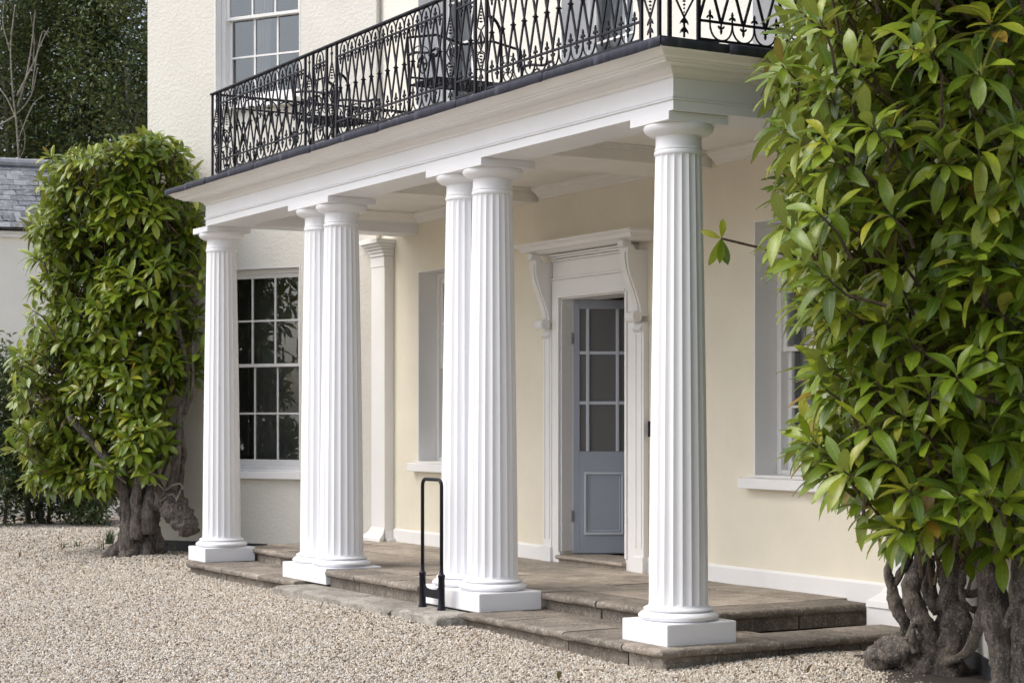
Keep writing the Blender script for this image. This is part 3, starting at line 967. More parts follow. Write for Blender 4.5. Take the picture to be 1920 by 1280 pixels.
flags(-4.2, 3.27, -1.34 + .002, -.004, [.46, .46, .46], 3)
flags(-1.80, 1.80, -1.84, -1.34, [.5], 5)
MB().box(-4.2, -1.345, .09, 3.3, 0, FL - .022).build('platform_bed', M['step'], steps)
MB().box(-1.785, -1.845, .09, 1.785, -1.346, FL - .024).build('platform_bed', M['step'], steps)
# two worn slabs laid in the gravel before the middle bay
def slab(x0, x1, y0, y1, top, thick, seed):
    mb = MB(); n, m = 30, 10
    def edge(t): return math.sqrt(max(0, 1 - (1 - min(1, t / .05)) ** 2))
    for side in (0, 1):
        for j in range(m + 1):
            for i in range(n + 1):
                a, b = i / n, j / m
                wx = .02 * noise.noise(Vector((b * 4, seed, 1))); wy = .022 * noise.noise(Vector((a * 5, seed, 3)))
                x = x0 + (x1 - x0) * a + wx * (1 if a in (0, 1) else 0); y = y0 + (y1 - y0) * b + (wy if j == 0 else 0)
                rnd = .022 * (1 - edge(min((x - x0) / .7, 1)) ) * 0
                dz = .006 * noise.noise(Vector((x * 6, y * 6, seed)))
                if j == 0: dz -= .022
                if j == 1: dz -= .003
                if i in (0, n): dz -= .016
                mb.v.append((x, y, top + dz if side == 0 else top - thick))
    N = (n + 1) * (m + 1)
    for j in range(m):
        for i in range(n):
            a = j*(n+1)+i
            mb.f.append((a, a+1, a+n+2, a+n+1)); mb.f.append((N+a+n+1, N+a+n+2, N+a+1, N+a))
    for i in range(n):
        mb.f.append((i, N+i, N+i+1, i+1)); a = m*(n+1)+i; mb.f.append((a, a+1, N+a+1, N+a))
    for j in range(m):
        a = j*(n+1); mb.f.append((a, a+n+1, N+a+n+1, N+a)); a += n; mb.f.append((a, N+a, N+a+n+1, a+n+1))
    return mb
slab(-1.26, .985, -2.52, -2.16, .098, .15, 1).build('front_slab', M['slab'], steps, smooth=True, angle=R(60))
slab(1.0, 1.735, -2.50, -2.19, .103, .17, 5).build('front_slab', M['slab'], steps, smooth=True, angle=R(60))

# ================================================================== HOOP HANDLE ON THE STEP (boot scraper)
scr = thing('boot_scraper', 'tall black iron boot scraper with hoop handle standing before the columns', 'boot scraper', (1.256, -2.288, .098))
hw = .152
for s_ in (-1, 1):
    p = MB()
    p.lathe([(.034, -.02), (.034, .012), (.026, .03), (.0245, .10), (.0245, .245), (.028, .25), (.028, .262), (.018, .272), (.0145, .29), (.0135, .33)], 14, (s_ * hw, 0))
    p.build('socket', M['iron'], scr, smooth=True, angle=R(40))
path = [(-hw, 0, .30), (-hw, 0, .90)]
rr_ = .05
for k in range(1, 7): a = math.pi - k/6*math.pi/2; path.append((-hw + rr_ + rr_*math.cos(a), 0, .912 + rr_*math.sin(a)))
for k in range(0, 7): a = math.pi/2 - k/6*math.pi/2; path.append((hw - rr_ + rr_*math.cos(a), 0, .912 + rr_*math.sin(a)))
path += [(hw, 0, .30)]
MB().tube(path, .0135, 12).build('hoop', M['iron'], scr, smooth=True)
bl = [(-.125, .235), (-.122, .16), (-.11, .135), (-.08, .122), (-.04, .117), (0, .116), (.04, .117), (.08, .122), (.11, .135), (.122, .16), (.125, .235)]
bl = [(-hw+.02, .20), (-hw+.035, .20), (-hw+.04, .175), (-.09, .155), (-.05, .149), (0, .147), (.05, .149), (.09, .155), (hw-.04, .175), (hw-.035, .20), (hw-.02, .20), (hw-.02, .085), (-hw+.02, .085)]
MB().prism(bl, lambda a, b: (a, -.006, b), lambda a, b: (a, .006, b)).build('blade', M['iron'], scr)

# ================================================================== BALCONY RAILING
rail = thing('balcony_railing', 'black wrought iron balcony railing with crossed bars and fleur finials', 'railing', (0, 0, 0))
Z0, Z1 = 3.772, 4.51
ZL, ZU = Z0 + .115, Z1 - .105
def fleur():
    """small fleur-de-lis pointing up, base at origin"""
    mb = MB(); t = .0055
    out = [(-.0035, 0), (.0035, 0), (.0035, .022), (.012, .020), (.019, .012), (.0235, .017), (.019, .028), (.0085, .034), (.0045, .036), (.0075, .047), (0, .066),
           (-.0075, .047), (-.0045, .036), (-.0085, .034), (-.019, .028), (-.0235, .017), (-.019, .012), (-.012, .020), (-.0035, .022)]
    mb.prism(out, lambda a, b: (a, -t, b), lambda a, b: (a, t, b))
    return mb.mesh('fleur', M['iron'])
FLE = fleur()
m_ = MB(); m_.lathe([(.006, -.016), (.013, -.010), (.013, -.006), (.021, -.003), (.021, .003), (.013, .006), (.013, .010), (.006, .016)], 8); COLLAR = m_.mesh('collar', M['iron'])
_cache = {}
def cell_parts(wd):
    k = round(wd, 4)
    if k in _cache: return _cache[k]
    b1 = MB().bar((-wd/2, -.004, ZL), (wd/2, -.004, ZU), .0155, .010); b2 = MB().bar((wd/2, .004, ZL), (-wd/2, .004, ZU), .0155, .010)
    up = MB(); dn = MB()
    for mbx, base, sgn, hh in ((up, ZU, 1, Z1 - ZU - .004), (dn, ZL, -1, ZL - Z0 - .006)):
        pts = []
        for q in range(13):
            a = math.pi * q / 12
            pts.append((-wd/2 * math.cos(a) * (1 if sgn > 0 else 1), 0, base + sgn * hh * math.sin(a) ** .8))
        mbx.tube(pts, .0062, 5)
    r = (b1.mesh('lattice_bar', M['iron']), b2.mesh('lattice_bar', M['iron']), up.mesh('arch', M['iron'], True), dn.mesh('arch', M['iron'], True))
    _cache[k] = r
    return r
def ornament(wd):
    mb = MB(); h = ZU - ZL; zm = (Z0 + Z1) / 2 - .02
    mb.bar((0, 0, Z0), (0, 0, Z0 + .12), .011, .009)
    for s_ in (-1, 1):
        mb.bar((0, 0, Z0 + .12), (s_ * wd * .36, 0, zm - .10), .010, .008); mb.bar((s_ * wd * .36, 0, zm - .10), (0, 0, zm - .07), .008, .007)
        mb.bar((0, 0, zm - .07), (s_ * wd * .30, 0, zm), .009, .007); mb.bar((s_ * wd * .30, 0, zm), (0, 0, zm + .07), .009, .007)
        mb.bar((0, 0, zm + .07), (s_ * wd * .36, 0, zm + .10), .008, .007); mb.bar((s_ * wd * .36, 0, zm + .10), (0, 0, Z1 - .12), .010, .008)
    mb.bar((0, 0, Z1 - .12), (0, 0, Z1), .011, .009)
    for q in range(6):
        for zz, sg in ((Z0 + .15, 1), (Z1 - .15, -1)):
            z = zz + sg * q * .022; rr = .006 + .0022 * q
            mb.lathe([(.001, z - .008), (rr, z), (.001, z + .008)], 6)
    mb.lathe([(.001, zm - .05), (.009, zm - .02), (.011, zm), (.009, zm + .02), (.001, zm + .05)], 6)
    for z in (Z0 + .03, Z0 + .085): mb.prism([(-.004, z), (.004, z), (.022, z + .002), (.03, z - .008), (.024, z + .012), (.004, z + .034), (-.004, z + .034), (-.024, z + .012), (-.03, z - .008), (-.022, z + .002)], lambda a, b: (a, -.005, b), lambda a, b: (a, .005, b))
    z = Z1 - .05; mb.prism([(-.004, z), (.004, z), (.02, z - .004), (.004, z - .03), (-.004, z - .03), (-.02, z - .004)], lambda a, b: (a, -.005, b), lambda a, b: (a, .005, b))
    return mb.mesh('ornament', M['iron'])
m_ = MB(); m_.box(-.011, -.009, Z0 - .03, .011, .009, Z1); POST = m_.mesh('post', M['iron'])
def rail_run(org, rz, segs, stay_at=()):
    o = Vector(org); c, s_ = math.cos(rz), math.sin(rz)
    P = lambda x: (o.x + c * x, o.y + s_ * x, 0)
    xa, xb = segs[0][1], segs[-1][2]
    m_ = MB(); m_.prism([(-.020, Z1), (-.022, Z1 + .010), (-.014, Z1 + .018), (0, Z1 + .021), (.014, Z1 + .018), (.022, Z1 + .010), (.020, Z1)], lambda a, b: (xa - .02, a, b), lambda a, b: (xb + .02, a, b))
    put(m_.mesh('top_rail', M['iron']), 'top_rail', rail, P(0), (0, 0, rz))
    for kind, a, b, n in segs:
        if kind == 'n':
            for x in (a, b): put(POST, 'post', rail, P(x), (0, 0, rz))
            put(ornament(b - a), 'ornament', rail, P((a + b) / 2), (0, 0, rz))
        else:
            wd = (b - a) / n; b1, b2, up, dn = cell_parts(wd)
            for z, nm in ((ZU, 'upper_rail'), (ZL, 'lower_rail'), (Z0 + .004, 'foot_rail')):
                q = MB(); q.box(a, -.0075, z - .007, b, .0075, z + .007)
                put(q.mesh(nm, M['iron']), nm, rail, P(0), (0, 0, rz))
            for i in range(n):
                x = a + wd * (i + .5)
                put(b1, 'lattice_bar', rail, P(x), (0, 0, rz)); put(b2, 'lattice_bar', rail, P(x), (0, 0, rz))
                cl = P(x); put(COLLAR, 'collar', rail, (cl[0], cl[1], (ZL + ZU) / 2), (0, 0, rz))
                f_ = P(x)
                put(FLE, 'finial', rail, (f_[0], f_[1], ZL + .006), (0, 0, rz)); put(FLE, 'finial', rail, (f_[0], f_[1], ZU - .006), (0, R(180), rz))
                if i < n - 1:
                    g_ = P(x + wd / 2)
                    put(up, 'arch', rail, g_, (0, 0, rz)); put(dn, 'arch', rail, g_, (0, 0, rz))
                    put(FLE, 'finial', rail, (g_[0], g_[1], ZU + .006), (0, 0, rz)); put(FLE, 'finial', rail, (g_[0], g_[1], ZL - .006), (0, R(180), rz))
    for x in stay_at:
        q = MB(); pts = [(x, 0, 4.28)]
        for k in range(9):
            t = k / 8; pts.append((x, .012 + .09 * math.sin(t * math.pi / 2), 4.27 - .14 * t ** 1.6))
        pts += [(x, .104, 4.0), (x, .106, 3.755)]
        q.tube(pts, .011, 6)
        put(q.mesh('stay', M['iron'], True), 'stay', rail, P(0), (0, 0, rz))
YR = -2.43; XR = 4.45; XL = -2.87
rail_run((0, YR, 0), 0, [('n', XL, XL + .2, 0), ('L', XL + .2, -.74, 12), ('n', -.74, -.58, 0), ('L', -.58, -.31, 2), ('n', -.31, -.12, 0), ('L', -.12, 1.72, 13),
                         ('n', 1.72, 1.90, 0), ('L', 1.90, 2.18, 2), ('n', 2.18, 2.34, 0), ('L', 2.34, 4.24, 13), ('n', 4.24, XR - .02, 0)], (-.10, 2.36))
rail_run((XR, YR, 0), R(90), [('n', .06, .27, 0), ('L', .27, 2.10, 11), ('n', 2.10, 2.30, 0)], ())
rail_run((XL, YR, 0), R(90), [('n', .06, .22, 0), ('L', .22, 2.10, 11), ('n', 2.10, 2.30, 0)], ())

# ------------------------------------------------------------------ iron furniture on the balcony
def scrolls(mb, cx_, y, cz, r, turns=1.6, n=22, rad=.0045, flip=1):
    pts = []
    for k in range(n):
        t = k / (n - 1); a = t * turns * 2 * math.pi
        rr_ = r * (1 - .8 * t)
        pts.append((cx_ + flip * rr_ * math.cos(a), y, cz + rr_ * math.sin(a)))
    mb.tube(pts, rad, 5)
def iron_seat(name, label, loc, rz, L, cat):
    t = thing(name, label, cat, loc, rz)
    D_ = .46; sh = .42
    q = MB()
    for i in range(6): q.box(-L/2, -.22 + i*.078, sh-.012, L/2, -.22 + i*.078 + .05, sh)
    q.build('seat', M['iron'], t)
    q = MB(); q.tube([(-L/2, .24, .80), (-L/4, .25, .85), (0, .255, .80), (L/4, .25, .85), (L/2, .24, .80)], .011, 6); q.tube([(-L/2, .22, .48), (L/2, .22, .48)], .009, 6)
    n = max(2, int(L / .22))
    for i in range(n):
        c0 = -L/2 + L*(i+.5)/n; scrolls(q, c0, .235, .66, .10, 1.5, 20, .0045, 1 if i % 2 else -1); scrolls(q, c0, .23, .56, .06, 1.2, 14, .0045)
    q.build('backrest', M['iron'], t)
    for s_ in (-1, 1):
        x = s_ * L / 2
        for pts in ([(x, .26, 0), (x, .22, .2), (x, .21, .44), (x, .25, .80)], [(x, -.26, 0), (x, -.22, .22), (x, -.22, .44), (x, -.20, .60)]):
            MB().tube([p[:3] for p in smoothpath(pts, 5)], .013, 6).build('leg', M['iron'], t)
        q = MB(); q.tube([p[:3] for p in smoothpath([(x, .24, .66), (x, .08, .655), (x, -.12, .62), (x, -.25, .63), (x, -.28, .59), (x, -.24, .57)], 5)], .012, 6)
        pts = []
        for k in range(20):
            tt = k/19; a = tt*3*math.pi; rr_ = .09*(1-.75*tt); pts.append((x, rr_*math.cos(a) - .02, .53 + rr_*math.sin(a)))
        q.tube(pts, .007, 5)
        q.build('armrest', M['iron'], t)
    return t
iron_seat('garden_bench', 'black iron bench with scrolled back in the middle of the balcony', (.42, -1.42, 3.756), R(90), 1.05, 'bench')
iron_seat('garden_chair', 'black iron armchair at the far left end of the balcony', (-1.75, -1.7, 3.756), R(115), .55, 'chair')

# ================================================================== MAGNOLIAS
LEAF_SHAPES = []
def leaf_shape(width, curl, fold, wave):
    n = 6; vs_, uv = [], []
    for i in range(n + 1):
        t = i / n
        wv = width * (math.sin(math.pi * t ** 1.22) ** .72) * (.5) if 0 < t < 1 else 0.004
        y = t; z = -curl * t ** 2 + .03 * math.sin(t * math.pi)
        for s_ in (-1, 0, 1):
            vs_.append((s_ * wv, y, z + abs(s_) * wv * fold + s_ * wave * math.sin(t * 7) * .02)); uv.append((.5 + .5 * s_, t))
    fs_ = []
    for i in range(n):
        for k in range(2):
            a = i * 3 + k; fs_.append((a, a + 1, a + 4, a + 3))
    return np.array(vs_), np.array(fs_), np.array(uv)
for a in ((.32, .10, .30, 1), (.37, .22, .22, -1), (.29, .34, .35, 1), (.35, -.04, .25, 1), (.33, .50, .45, -1)): LEAF_SHAPES.append(leaf_shape(*a))
TINTS = [(.138, .208, .012), (.18, .255, .014), (.23, .297, .017), (.078, .132, .011), (.285, .325, .022), (.335, .335, .026), (.26, .155, .018)]
TINT_P = [.25, .28, .19, .15, .08, .04, .01]

def leaf_batch(name, xf, shp, tin, mat, tints=TINTS):
    """one mesh from many leaf transforms (N,4,4)"""
    allv, allf, alluv, allt = [], [], [], []
    base = 0
    for si, (V, F, U) in enumerate(LEAF_SHAPES):
        idx = np.where(shp == si)[0]
        if len(idx) == 0: continue
        X = xf[idx]
        VV = np.einsum('nij,kj->nki', X[:, :3, :3], V) + X[:, None, :3, 3]
        n, k = VV.shape[:2]
        FF = F[None] + (np.arange(n) * k)[:, None, None] + base
        base += n * k
        allv.append(VV.reshape(-1, 3)); allf.append(FF.reshape(-1, 4))
        alluv.append(np.tile(U[F.reshape(-1)], (n, 1)))
        tc = np.array(tints)[tin[idx]] if tints is not None else tin[idx]
        allt.append(np.repeat(tc, k, axis=0))
    v = np.concatenate(allv); f = np.concatenate(allf); uv = np.concatenate(alluv); tc = np.concatenate(allt)
    me = bpy.data.meshes.new(name)
    me.vertices.add(len(v)); me.vertices.foreach_set('co', v.astype(np.float32).ravel())
    me.loops.add(f.size); me.loops.foreach_set('vertex_index', f.astype(np.int32).ravel())
    me.polygons.add(len(f)); me.polygons.foreach_set('loop_start', np.arange(0, f.size, 4, dtype=np.int32)); me.polygons.foreach_set('loop_total', np.full(len(f), 4, np.int32))
    me.polygons.foreach_set('use_smooth', np.ones(len(f), bool))
    ul = me.uv_layers.new(name='UVMap'); ul.data.foreach_set('uv', uv.astype(np.float32).ravel())
    ca = me.color_attributes.new('tint', 'FLOAT_COLOR', 'POINT')
    ca.data.foreach_set('color', np.concatenate([tc, np.ones((len(tc), 1))], 1).astype(np.float32).ravel())
    me.materials.append(mat); me.update(calc_edges=True); me.validate()
    return me

LEAF_MESH = {}
def single_leaf(si, ti):
    if (si, ti) not in LEAF_MESH:
        LEAF_MESH[(si, ti)] = leaf_batch('leaf', np.eye(4)[None], np.array([si]), np.array([ti]), M['leaf'])
    return LEAF_MESH[(si, ti)]

def frame_from(ydir, up, roll):
    y = np.array(ydir, float); y /= np.linalg.norm(y)
    z = np.array(up, float) - y * np.dot(up, y)
    if np.linalg.norm(z) < 1e-3: z = np.array((1.0, 0, 0)) - y * y[0]
    z /= np.linalg.norm(z); x = np.cross(y, z)
    c, s = math.cos(roll), math.sin(roll)
    x, z = x * c + z * s, z * c - x * s
    return np.stack([x, y, z], 1)

def whorl(tip, axis, n, L, rg, out, droop, pf=.16):
    """a rosette of leaves at a twig end"""
    axis = np.array(axis, float); axis /= np.linalg.norm(axis)
    ref = np.array((0, 0, 1.0)) if abs(axis[2]) < .9 else np.array((1.0, 0, 0))
    e1 = np.cross(axis, ref); e1 /= np.linalg.norm(e1); e2 = np.cross(axis, e1)
    ph = rg.uniform(0, 6.28)
    fresh = rg.random() < pf
    for k in range(n):
        a = ph + k * 2.4; lvl = k / n
        sp = R(rg.uniform(30, 58) + 36 * lvl)
        d = axis * math.cos(sp) + (e1 * math.cos(a) + e2 * math.sin(a)) * math.sin(sp)
        d[2] -= droop * (.3 + lvl * .7)
        l = L * rg.uniform(.7, 1.15) * (.75 if fresh and lvl < .4 else 1)
        up = axis * .8 + np.array((0, 0, 1.5)) - np.array(FWD) * .25
        Rm = frame_from(d, up, rg.normal(0, .28))
        X = np.eye(4); X[:3, :3] = Rm * l; X[:3, 3] = np.array(tip) - axis * (lvl * .07 * L / .2) + Rm[:, 1] * .012
        ti = int(rg.choice(len(TINTS), p=TINT_P))
        if fresh and lvl < .45: ti = int(rg.choice([4, 5, 5, 2, 6], p=[.45, .25, .10, .17, .03]))
        out.append((X, int(rg.integers(0, len(LEAF_SHAPES))), ti, l))

def magnolia(name, label, base, tips, L, droop, rg, nleaf):
    """tips: list of (point, axis)"""
    t = thing(name, label, 'magnolia', base)
    bx = np.array(base)
    out = []
    for p, ax in tips: whorl(p, ax, int(rg.integers(*nleaf)), L, rg, out, droop, .5 if to_px(p)[1] < 330 and to_px(p)[0] < 500 else .16)
    # leaves that show largest become leaf objects of their own
    buf = {}
    score = []
    for i, (X, si, ti, l) in enumerate(out):
        c = X[:3, 3] + X[:3, 1] * .5
        u, v, d = to_px(c)
        facing = abs(np.dot(X[:3, 2] / l, np.array(CAM - Vector(c)) / (CAM - Vector(c)).length))
        key = (int(u // 26), int(v // 26))
        if 0 < u < 1920 and 0 < v < 1280:
            if key not in buf or d < buf[key][0]: buf[key] = (d, i)
        score.append(facing * l / d)
    cand = sorted({i for d, i in buf.values()}, key=lambda i: -score[i])[:298]
    cs = set(cand)
    for i in cand:
        X, si, ti, l = out[i]
        o = bpy.data.objects.new('leaf', single_leaf(si, ti)); COL.objects.link(o); o.parent = t
        Y = X.copy(); Y[:3, 3] -= bx
        o.matrix_local = Matrix(Y.tolist())
    rest = [q for i, q in enumerate(out) if i not in cs]
    xf = np.array([q[0] for q in rest]); xf[:, :3, 3] -= bx
    me = leaf_batch('foliage', xf, np.array([q[1] for q in rest]), np.array([q[2] for q in rest]), M['leaf'])
    fo = bpy.data.objects.new('foliage', me); COL.objects.link(fo); fo.parent = t; fo['kind'] = 'stuff'
    return t

def stem(t, base, pts, name='stem', mat=None, n=10, rough=.35, seed=0, sub=6, freq=7):
    """pts: (u, v, depth, radius px at that depth)"""
    W = []
    for u, v, d, r in pts:
        p = at(u, v, d); W.append((*(p - Vector(base)), r * d / FPX))
    sp_ = smoothpath(W, sub)
    mb = MB(); mb.tube([p[:3] for p in sp_], [p[3] for p in sp_], n, rough, seed, True, freq)
    return mb.build(name, mat or M['bark'], t, smooth=True)

def interp(tab, v):
    xs_, ys_ = zip(*tab); return float(np.interp(v, xs_, ys_))

# ---- left magnolia, against the left canted wall
rg = np.random.default_rng(5)
dL = np.array((-ct, -st, 0)); nL = np.array((st, -ct, 0))
lbound = [(255, 200), (275, 120), (310, 82), (420, 62), (520, 66), (600, 72), (690, 32), (800, 42), (870, 30), (930, 40)]
rbound = [(255, 300), (270, 345), (330, 366), (400, 388), (560, 392), (690, 386), (740, 352), (800, 322), (850, 330), (905, 310), (930, 210)]
tips = []
gl = {}
tries = 0
while len(tips) < 1050 and tries < 300000:
    tries += 1
    s = rg.uniform(1.75, 4.3); d = rg.uniform(.12, 1.25); z = rg.uniform(.55, 4.6)
    p = np.array(LJ) + dL * s + nL * d; p[2] = z
    if s > 3.02 and d < .3: d = .3
    u, v, dep = to_px(p)
    if s < 2.0 and d > .45 and z > .9: continue
    if not (262 + 75 * ((u - 275) / 180) ** 2 < v < 915): continue
    wob = 30 * noise.noise(Vector((0, v * .018, 3)))
    if not (interp(lbound, v) + wob + 14 < u < interp(rbound, v) + wob - 14): continue
    # hollow round the stems at the lower right
    if v > 730 and u > 285 and rg.random() < .93: continue
    if v > 860 and u > 235 and rg.random() < .75: continue
    cden = noise.noise(Vector((p * 1.9).tolist())) + .25
    if rg.random() > .55 + cden: continue
    q = tuple(np.floor(p / .105).astype(int))
    if gl.get(q, 0) > 0: continue
    gl[q] = 1
    cen = np.array(LJ) + dL * 2.7 + nL * .45; cen[2] = min(max(z - .2, 1.0), 3.6)
    ax = p - cen; ax /= max(.2, np.linalg.norm(ax)); ax = ax * .9 + nL * .45 + np.array((0, 0, .42)) + rg.normal(0, .22, 3)
    tips.append((p, ax))
for k in range(60):
    v = rg.uniform(275, 900); side = rg.random() < .55
    u = interp(lbound, v) - rg.uniform(-12, 14) if side else interp(rbound, v) + rg.uniform(-10, 6)
    if k < 26: u = rg.uniform(100, 340); v = 290 - rg.uniform(0, 34) + 60 * ((u - 275) / 180) ** 2
    if not side and k >= 26 and v > 700: continue
    p = np.array(at(u, v, 20.2 + rg.uniform(-.4, .35)))
    ax = np.array(RGT) * ((u - 220) / 160) + np.array((0, 0, 1.0 if k < 26 else .35)) - np.array(FWD) * .35 + rg.normal(0, .2, 3)
    tips.append((p, ax))
lbase = tuple(at(265, 1042, 20.35)); lbase = (lbase[0], lbase[1], .0)
magL = magnolia('magnolia', 'leafy magnolia with thick gnarled trunk beside the leftmost column', lbase, tips, .20, .32, rg, (8, 13))
D0 = 20.35
stem(magL, lbase, [(262, 1062, D0, 52), (263, 1040, D0, 47), (264, 1020, D0, 40), (262, 985, D0, 36), (262, 950, D0, 35), (258, 915, D0, 26), (250, 860, D0, 18)], 'trunk', n=26, rough=.42, seed=1, sub=8, freq=9)
stem(magL, lbase, [(240, 1050, D0-.2, 20), (240, 1000, D0-.22, 14), (238, 950, D0-.2, 13), (225, 900, D0-.2, 11), (190, 850, D0-.1, 8), (130, 780, D0, 6)], seed=2, n=12)
stem(magL, lbase, [(258, 1010, D0-.3, 12), (256, 970, D0-.32, 11), (255, 930, D0-.3, 11), (262, 880, D0-.25, 9), (262, 760, D0-.1, 8), (240, 600, D0, 7), (230, 420, D0, 4)], seed=3, n=12)
stem(magL, lbase, [(278, 1000, D0-.28, 14), (276, 960, D0-.28, 13), (285, 925, D0-.22, 13), (288, 900, D0-.1, 11), (275, 800, D0, 9), (270, 640, D0+.1, 6), (280, 480, D0, 4)], seed=4, n=12)
stem(magL, lbase, [(280, 920, D0-.12, 18), (303, 930, D0-.22, 19), (323, 948, D0-.32, 25), (341, 972, D0-.42, 23), (353, 990, D0-.48, 20), (358, 999, D0-.50, 16)], 'cut_limb', seed=5, n=16, rough=.6, freq=14)
stem(magL, lbase, [(318, 930, D0-.2, 13), (326, 895, D0-.2, 9.5), (332, 850, D0-.18, 7.5), (335, 800, D0-.15, 6.5), (340, 768, D0-.12, 7), (350, 735, D0-.1, 5), (352, 690, D0-.1, 4), (330, 600, D0, 5), (310, 450, D0, 3)], seed=6, n=12)
stem(magL, lbase, [(336, 930, D0-.05, 8), (340, 880, D0, 5.5), (344, 850, D0, 6.5), (342, 820, D0, 4), (340, 790, D0-.03, 3.5)], seed=7, n=10)
stem(magL, lbase, [(290, 870, D0-.1, 5), (305, 842, D0-.1, 5), (320, 815, D0-.12, 4), (336, 790, D0-.13, 4)], seed=8, n=8)
stem(magL, lbase, [(300, 905, D0, 3), (318, 850, D0, 3.2), (318, 820, D0, 3), (308, 790, D0, 3), (312, 730, D0, 2.5)], seed=9, n=8)
stem(magL, lbase, [(345, 775, D0-.1, 4.5), (360, 740, D0-.2, 3.5), (362, 690, D0-.25, 2.5), (362, 640, D0-.25, 2)], seed=10, n=8)
for k, (a, rl) in enumerate(((-2.9, .34), (-2.2, .42), (-1.5, .40), (-.8, .42), (-.1, .36), (.8, .3), (2.0, .3))):
    c0 = Vector((math.cos(a), math.sin(a), 0))
    pts = [(*(c0 * .10 + Vector((0, 0, .34))), .10), (*(c0 * .19 + Vector((0, 0, .15))), .095), (*(c0 * rl * .8 + Vector((0, 0, .04))), .075), (*(c0 * (rl + .14) + Vector((0, 0, -.06))), .04)]
    sp_ = smoothpath(pts, 5); MB().tube([p[:3] for p in sp_], [p[3] for p in sp_], 12, .5, 70 + k, True, 13).build('root', M['bark'], magL, smooth=True)
for k, pts in enumerate(([(308, 918, D0-.4, 2.2), (292, 904, D0-.45, 2), (280, 908, D0-.5, 1.8), (266, 898, D0-.5, 1.3)], [(310, 912, D0-.4, 2), (298, 894, D0-.45, 2), (285, 888, D0-.5, 2), (266, 892, D0-.5, 1.2)],
                         [(311, 918, D0-.4, 1.8), (325, 909, D0-.45, 1.8), (338, 907, D0-.45, 1.5), (345, 920, D0-.45, 1.2)], [(330, 940, D0-.5, 1.5), (336, 925, D0-.5, 1.5), (342, 912, D0-.5, 1)],
                         [(300, 940, D0-.4, 1.6), (322, 926, D0-.45, 1.6), (332, 938, D0-.5, 1)], [(236, 905, D0-.4, 2.2), (205, 880, D0-.45, 1.8), (170, 868, D0-.5, 1.2)])):
    stem(magL, lbase, pts, 'dead_twig', M['deadwood'], n=6, rough=.2, seed=20+k, sub=4)
tw = MB()
for i, (p, ax) in enumerate(tips):
    a = np.array(ax) / np.linalg.norm(ax)
    u, v, d = to_px(p)
    q = p - a * .13 - np.array((0, 0, .03)); r_ = q - a * .12 + rg.normal(0, .05, 3) - np.array((0, 0, .06))
    tw.tube([Vector((r_ - np.array(lbase)).tolist()), Vector((q - np.array(lbase)).tolist()), Vector((p - np.array(lbase)).tolist())], [.012, .008, .005], 5)
o = tw.build('twigs', M['twig'], magL); o['kind'] = 'stuff'

# ---- right magnolia, against the right canted wall, close to the camera
rg = np.random.default_rng(9)
dR = np.array((ct, -st, 0)); nR = np.array((-st, -ct, 0))
rb = [(-260, 1560), (-120, 1520), (0, 1478), (60, 1446), (110, 1424), (200, 1452), (290, 1446), (400, 1436), (470, 1440), (540, 1478), (620, 1512), (720, 1516), (800, 1492), (860, 1500), (905, 1545), (950, 1605), (1000, 1630), (1045, 1665)]
bb = [(1600, 985), (1660, 1040), (1720, 1055), (1800, 1070), (1900, 1085), (2300, 1090)]
tips = []; gl = {}
tries = 0
while len(tips) < 1400 and tries < 400000:
    tries += 1
    s = rg.uniform(.35, 3.8); d = .08 + 1.34 * rg.random() ** 1.25; z = rg.uniform(.62, 5.0)
    p = np.array(RJ) + dR * s + nR * d; p[2] = z
    u, v, dep = to_px(p)
    wob = 16 * noise.noise(Vector((0, v * .012, 9)))
    if u < interp(rb, v) + wob + 22 or u > 2250: continue
    if v > interp(bb, u) - 40: continue
    if p[0] < 4.52 and p[2] > 3.5: continue
    if p[0] < 4.36: continue
    cden = noise.noise(Vector((p * 2.1 + 5).tolist())) + .28
    if rg.random() > .5 + cden: continue
    q = tuple(np.floor(p / .10).astype(int))
    if gl.get(q, 0) > 0: continue
    gl[q] = 1
    cen = np.array(RJ) + dR * min(max(s, .8), 2.8) + nR * .35; cen[2] = min(max(z - .25, .9), 4.3)
    ax = p - cen; ax /= max(.2, np.linalg.norm(ax)); ax = ax * .8 + nR * .40 + np.array((0, 0, .5)) + rg.normal(0, .25, 3)
    tips.append((p, ax))
rbase = tuple(at(1770, 1262, 11.0)); rbase = (rbase[0], rbase[1], 0)
# the long sprig that reaches out over the wall
spr = np.array(at(1352, 447, 10.9)); tips.append((spr, np.array(at(1340, 430, 10.9)) - np.array(at(1400, 470, 10.95))))
NSPR = len(tips) - 1
magR = magnolia('magnolia', 'large magnolia with twisted bare stems at the right edge near the camera', rbase, tips[:-1], .195, .30, rg, (8, 12))
out = []
for k, (a, l, dr, ti) in enumerate((((-.9, 0, .35), .13, 0, 5), ((.15, 0, .95), .12, 0, 4), ((-.35, 0, -.9), .17, 0, 2), ((.25, .1, -.9), .16, .2, 3), ((-.05, -.2, -.95), .15, 0, 1))):
    dv = np.array(RGT) * a[0] + np.array(FWD) * a[1] + np.array((0, 0, a[2]))
    Rm = frame_from(dv, np.array(-FWD) + np.array((0, 0, .5)), .3 * (-1) ** k)
    o = bpy.data.objects.new('leaf', single_leaf(k % 4, ti)); COL.objects.link(o); o.parent = magR
    X = np.eye(4); X[:3, :3] = Rm * l; X[:3, 3] = spr - np.array(rbase); o.matrix_local = Matrix(X.tolist())
stem(magR, rbase, [(1352, 447, 10.9, 2.2), (1385, 455, 10.92, 2.6), (1430, 466, 10.95, 3), (1480, 480, 11.0, 3.5), (1560, 520, 11.0, 5)], 'sprig', M['twig'], n=6, rough=.15, seed=31, sub=4)
DR = 11.0
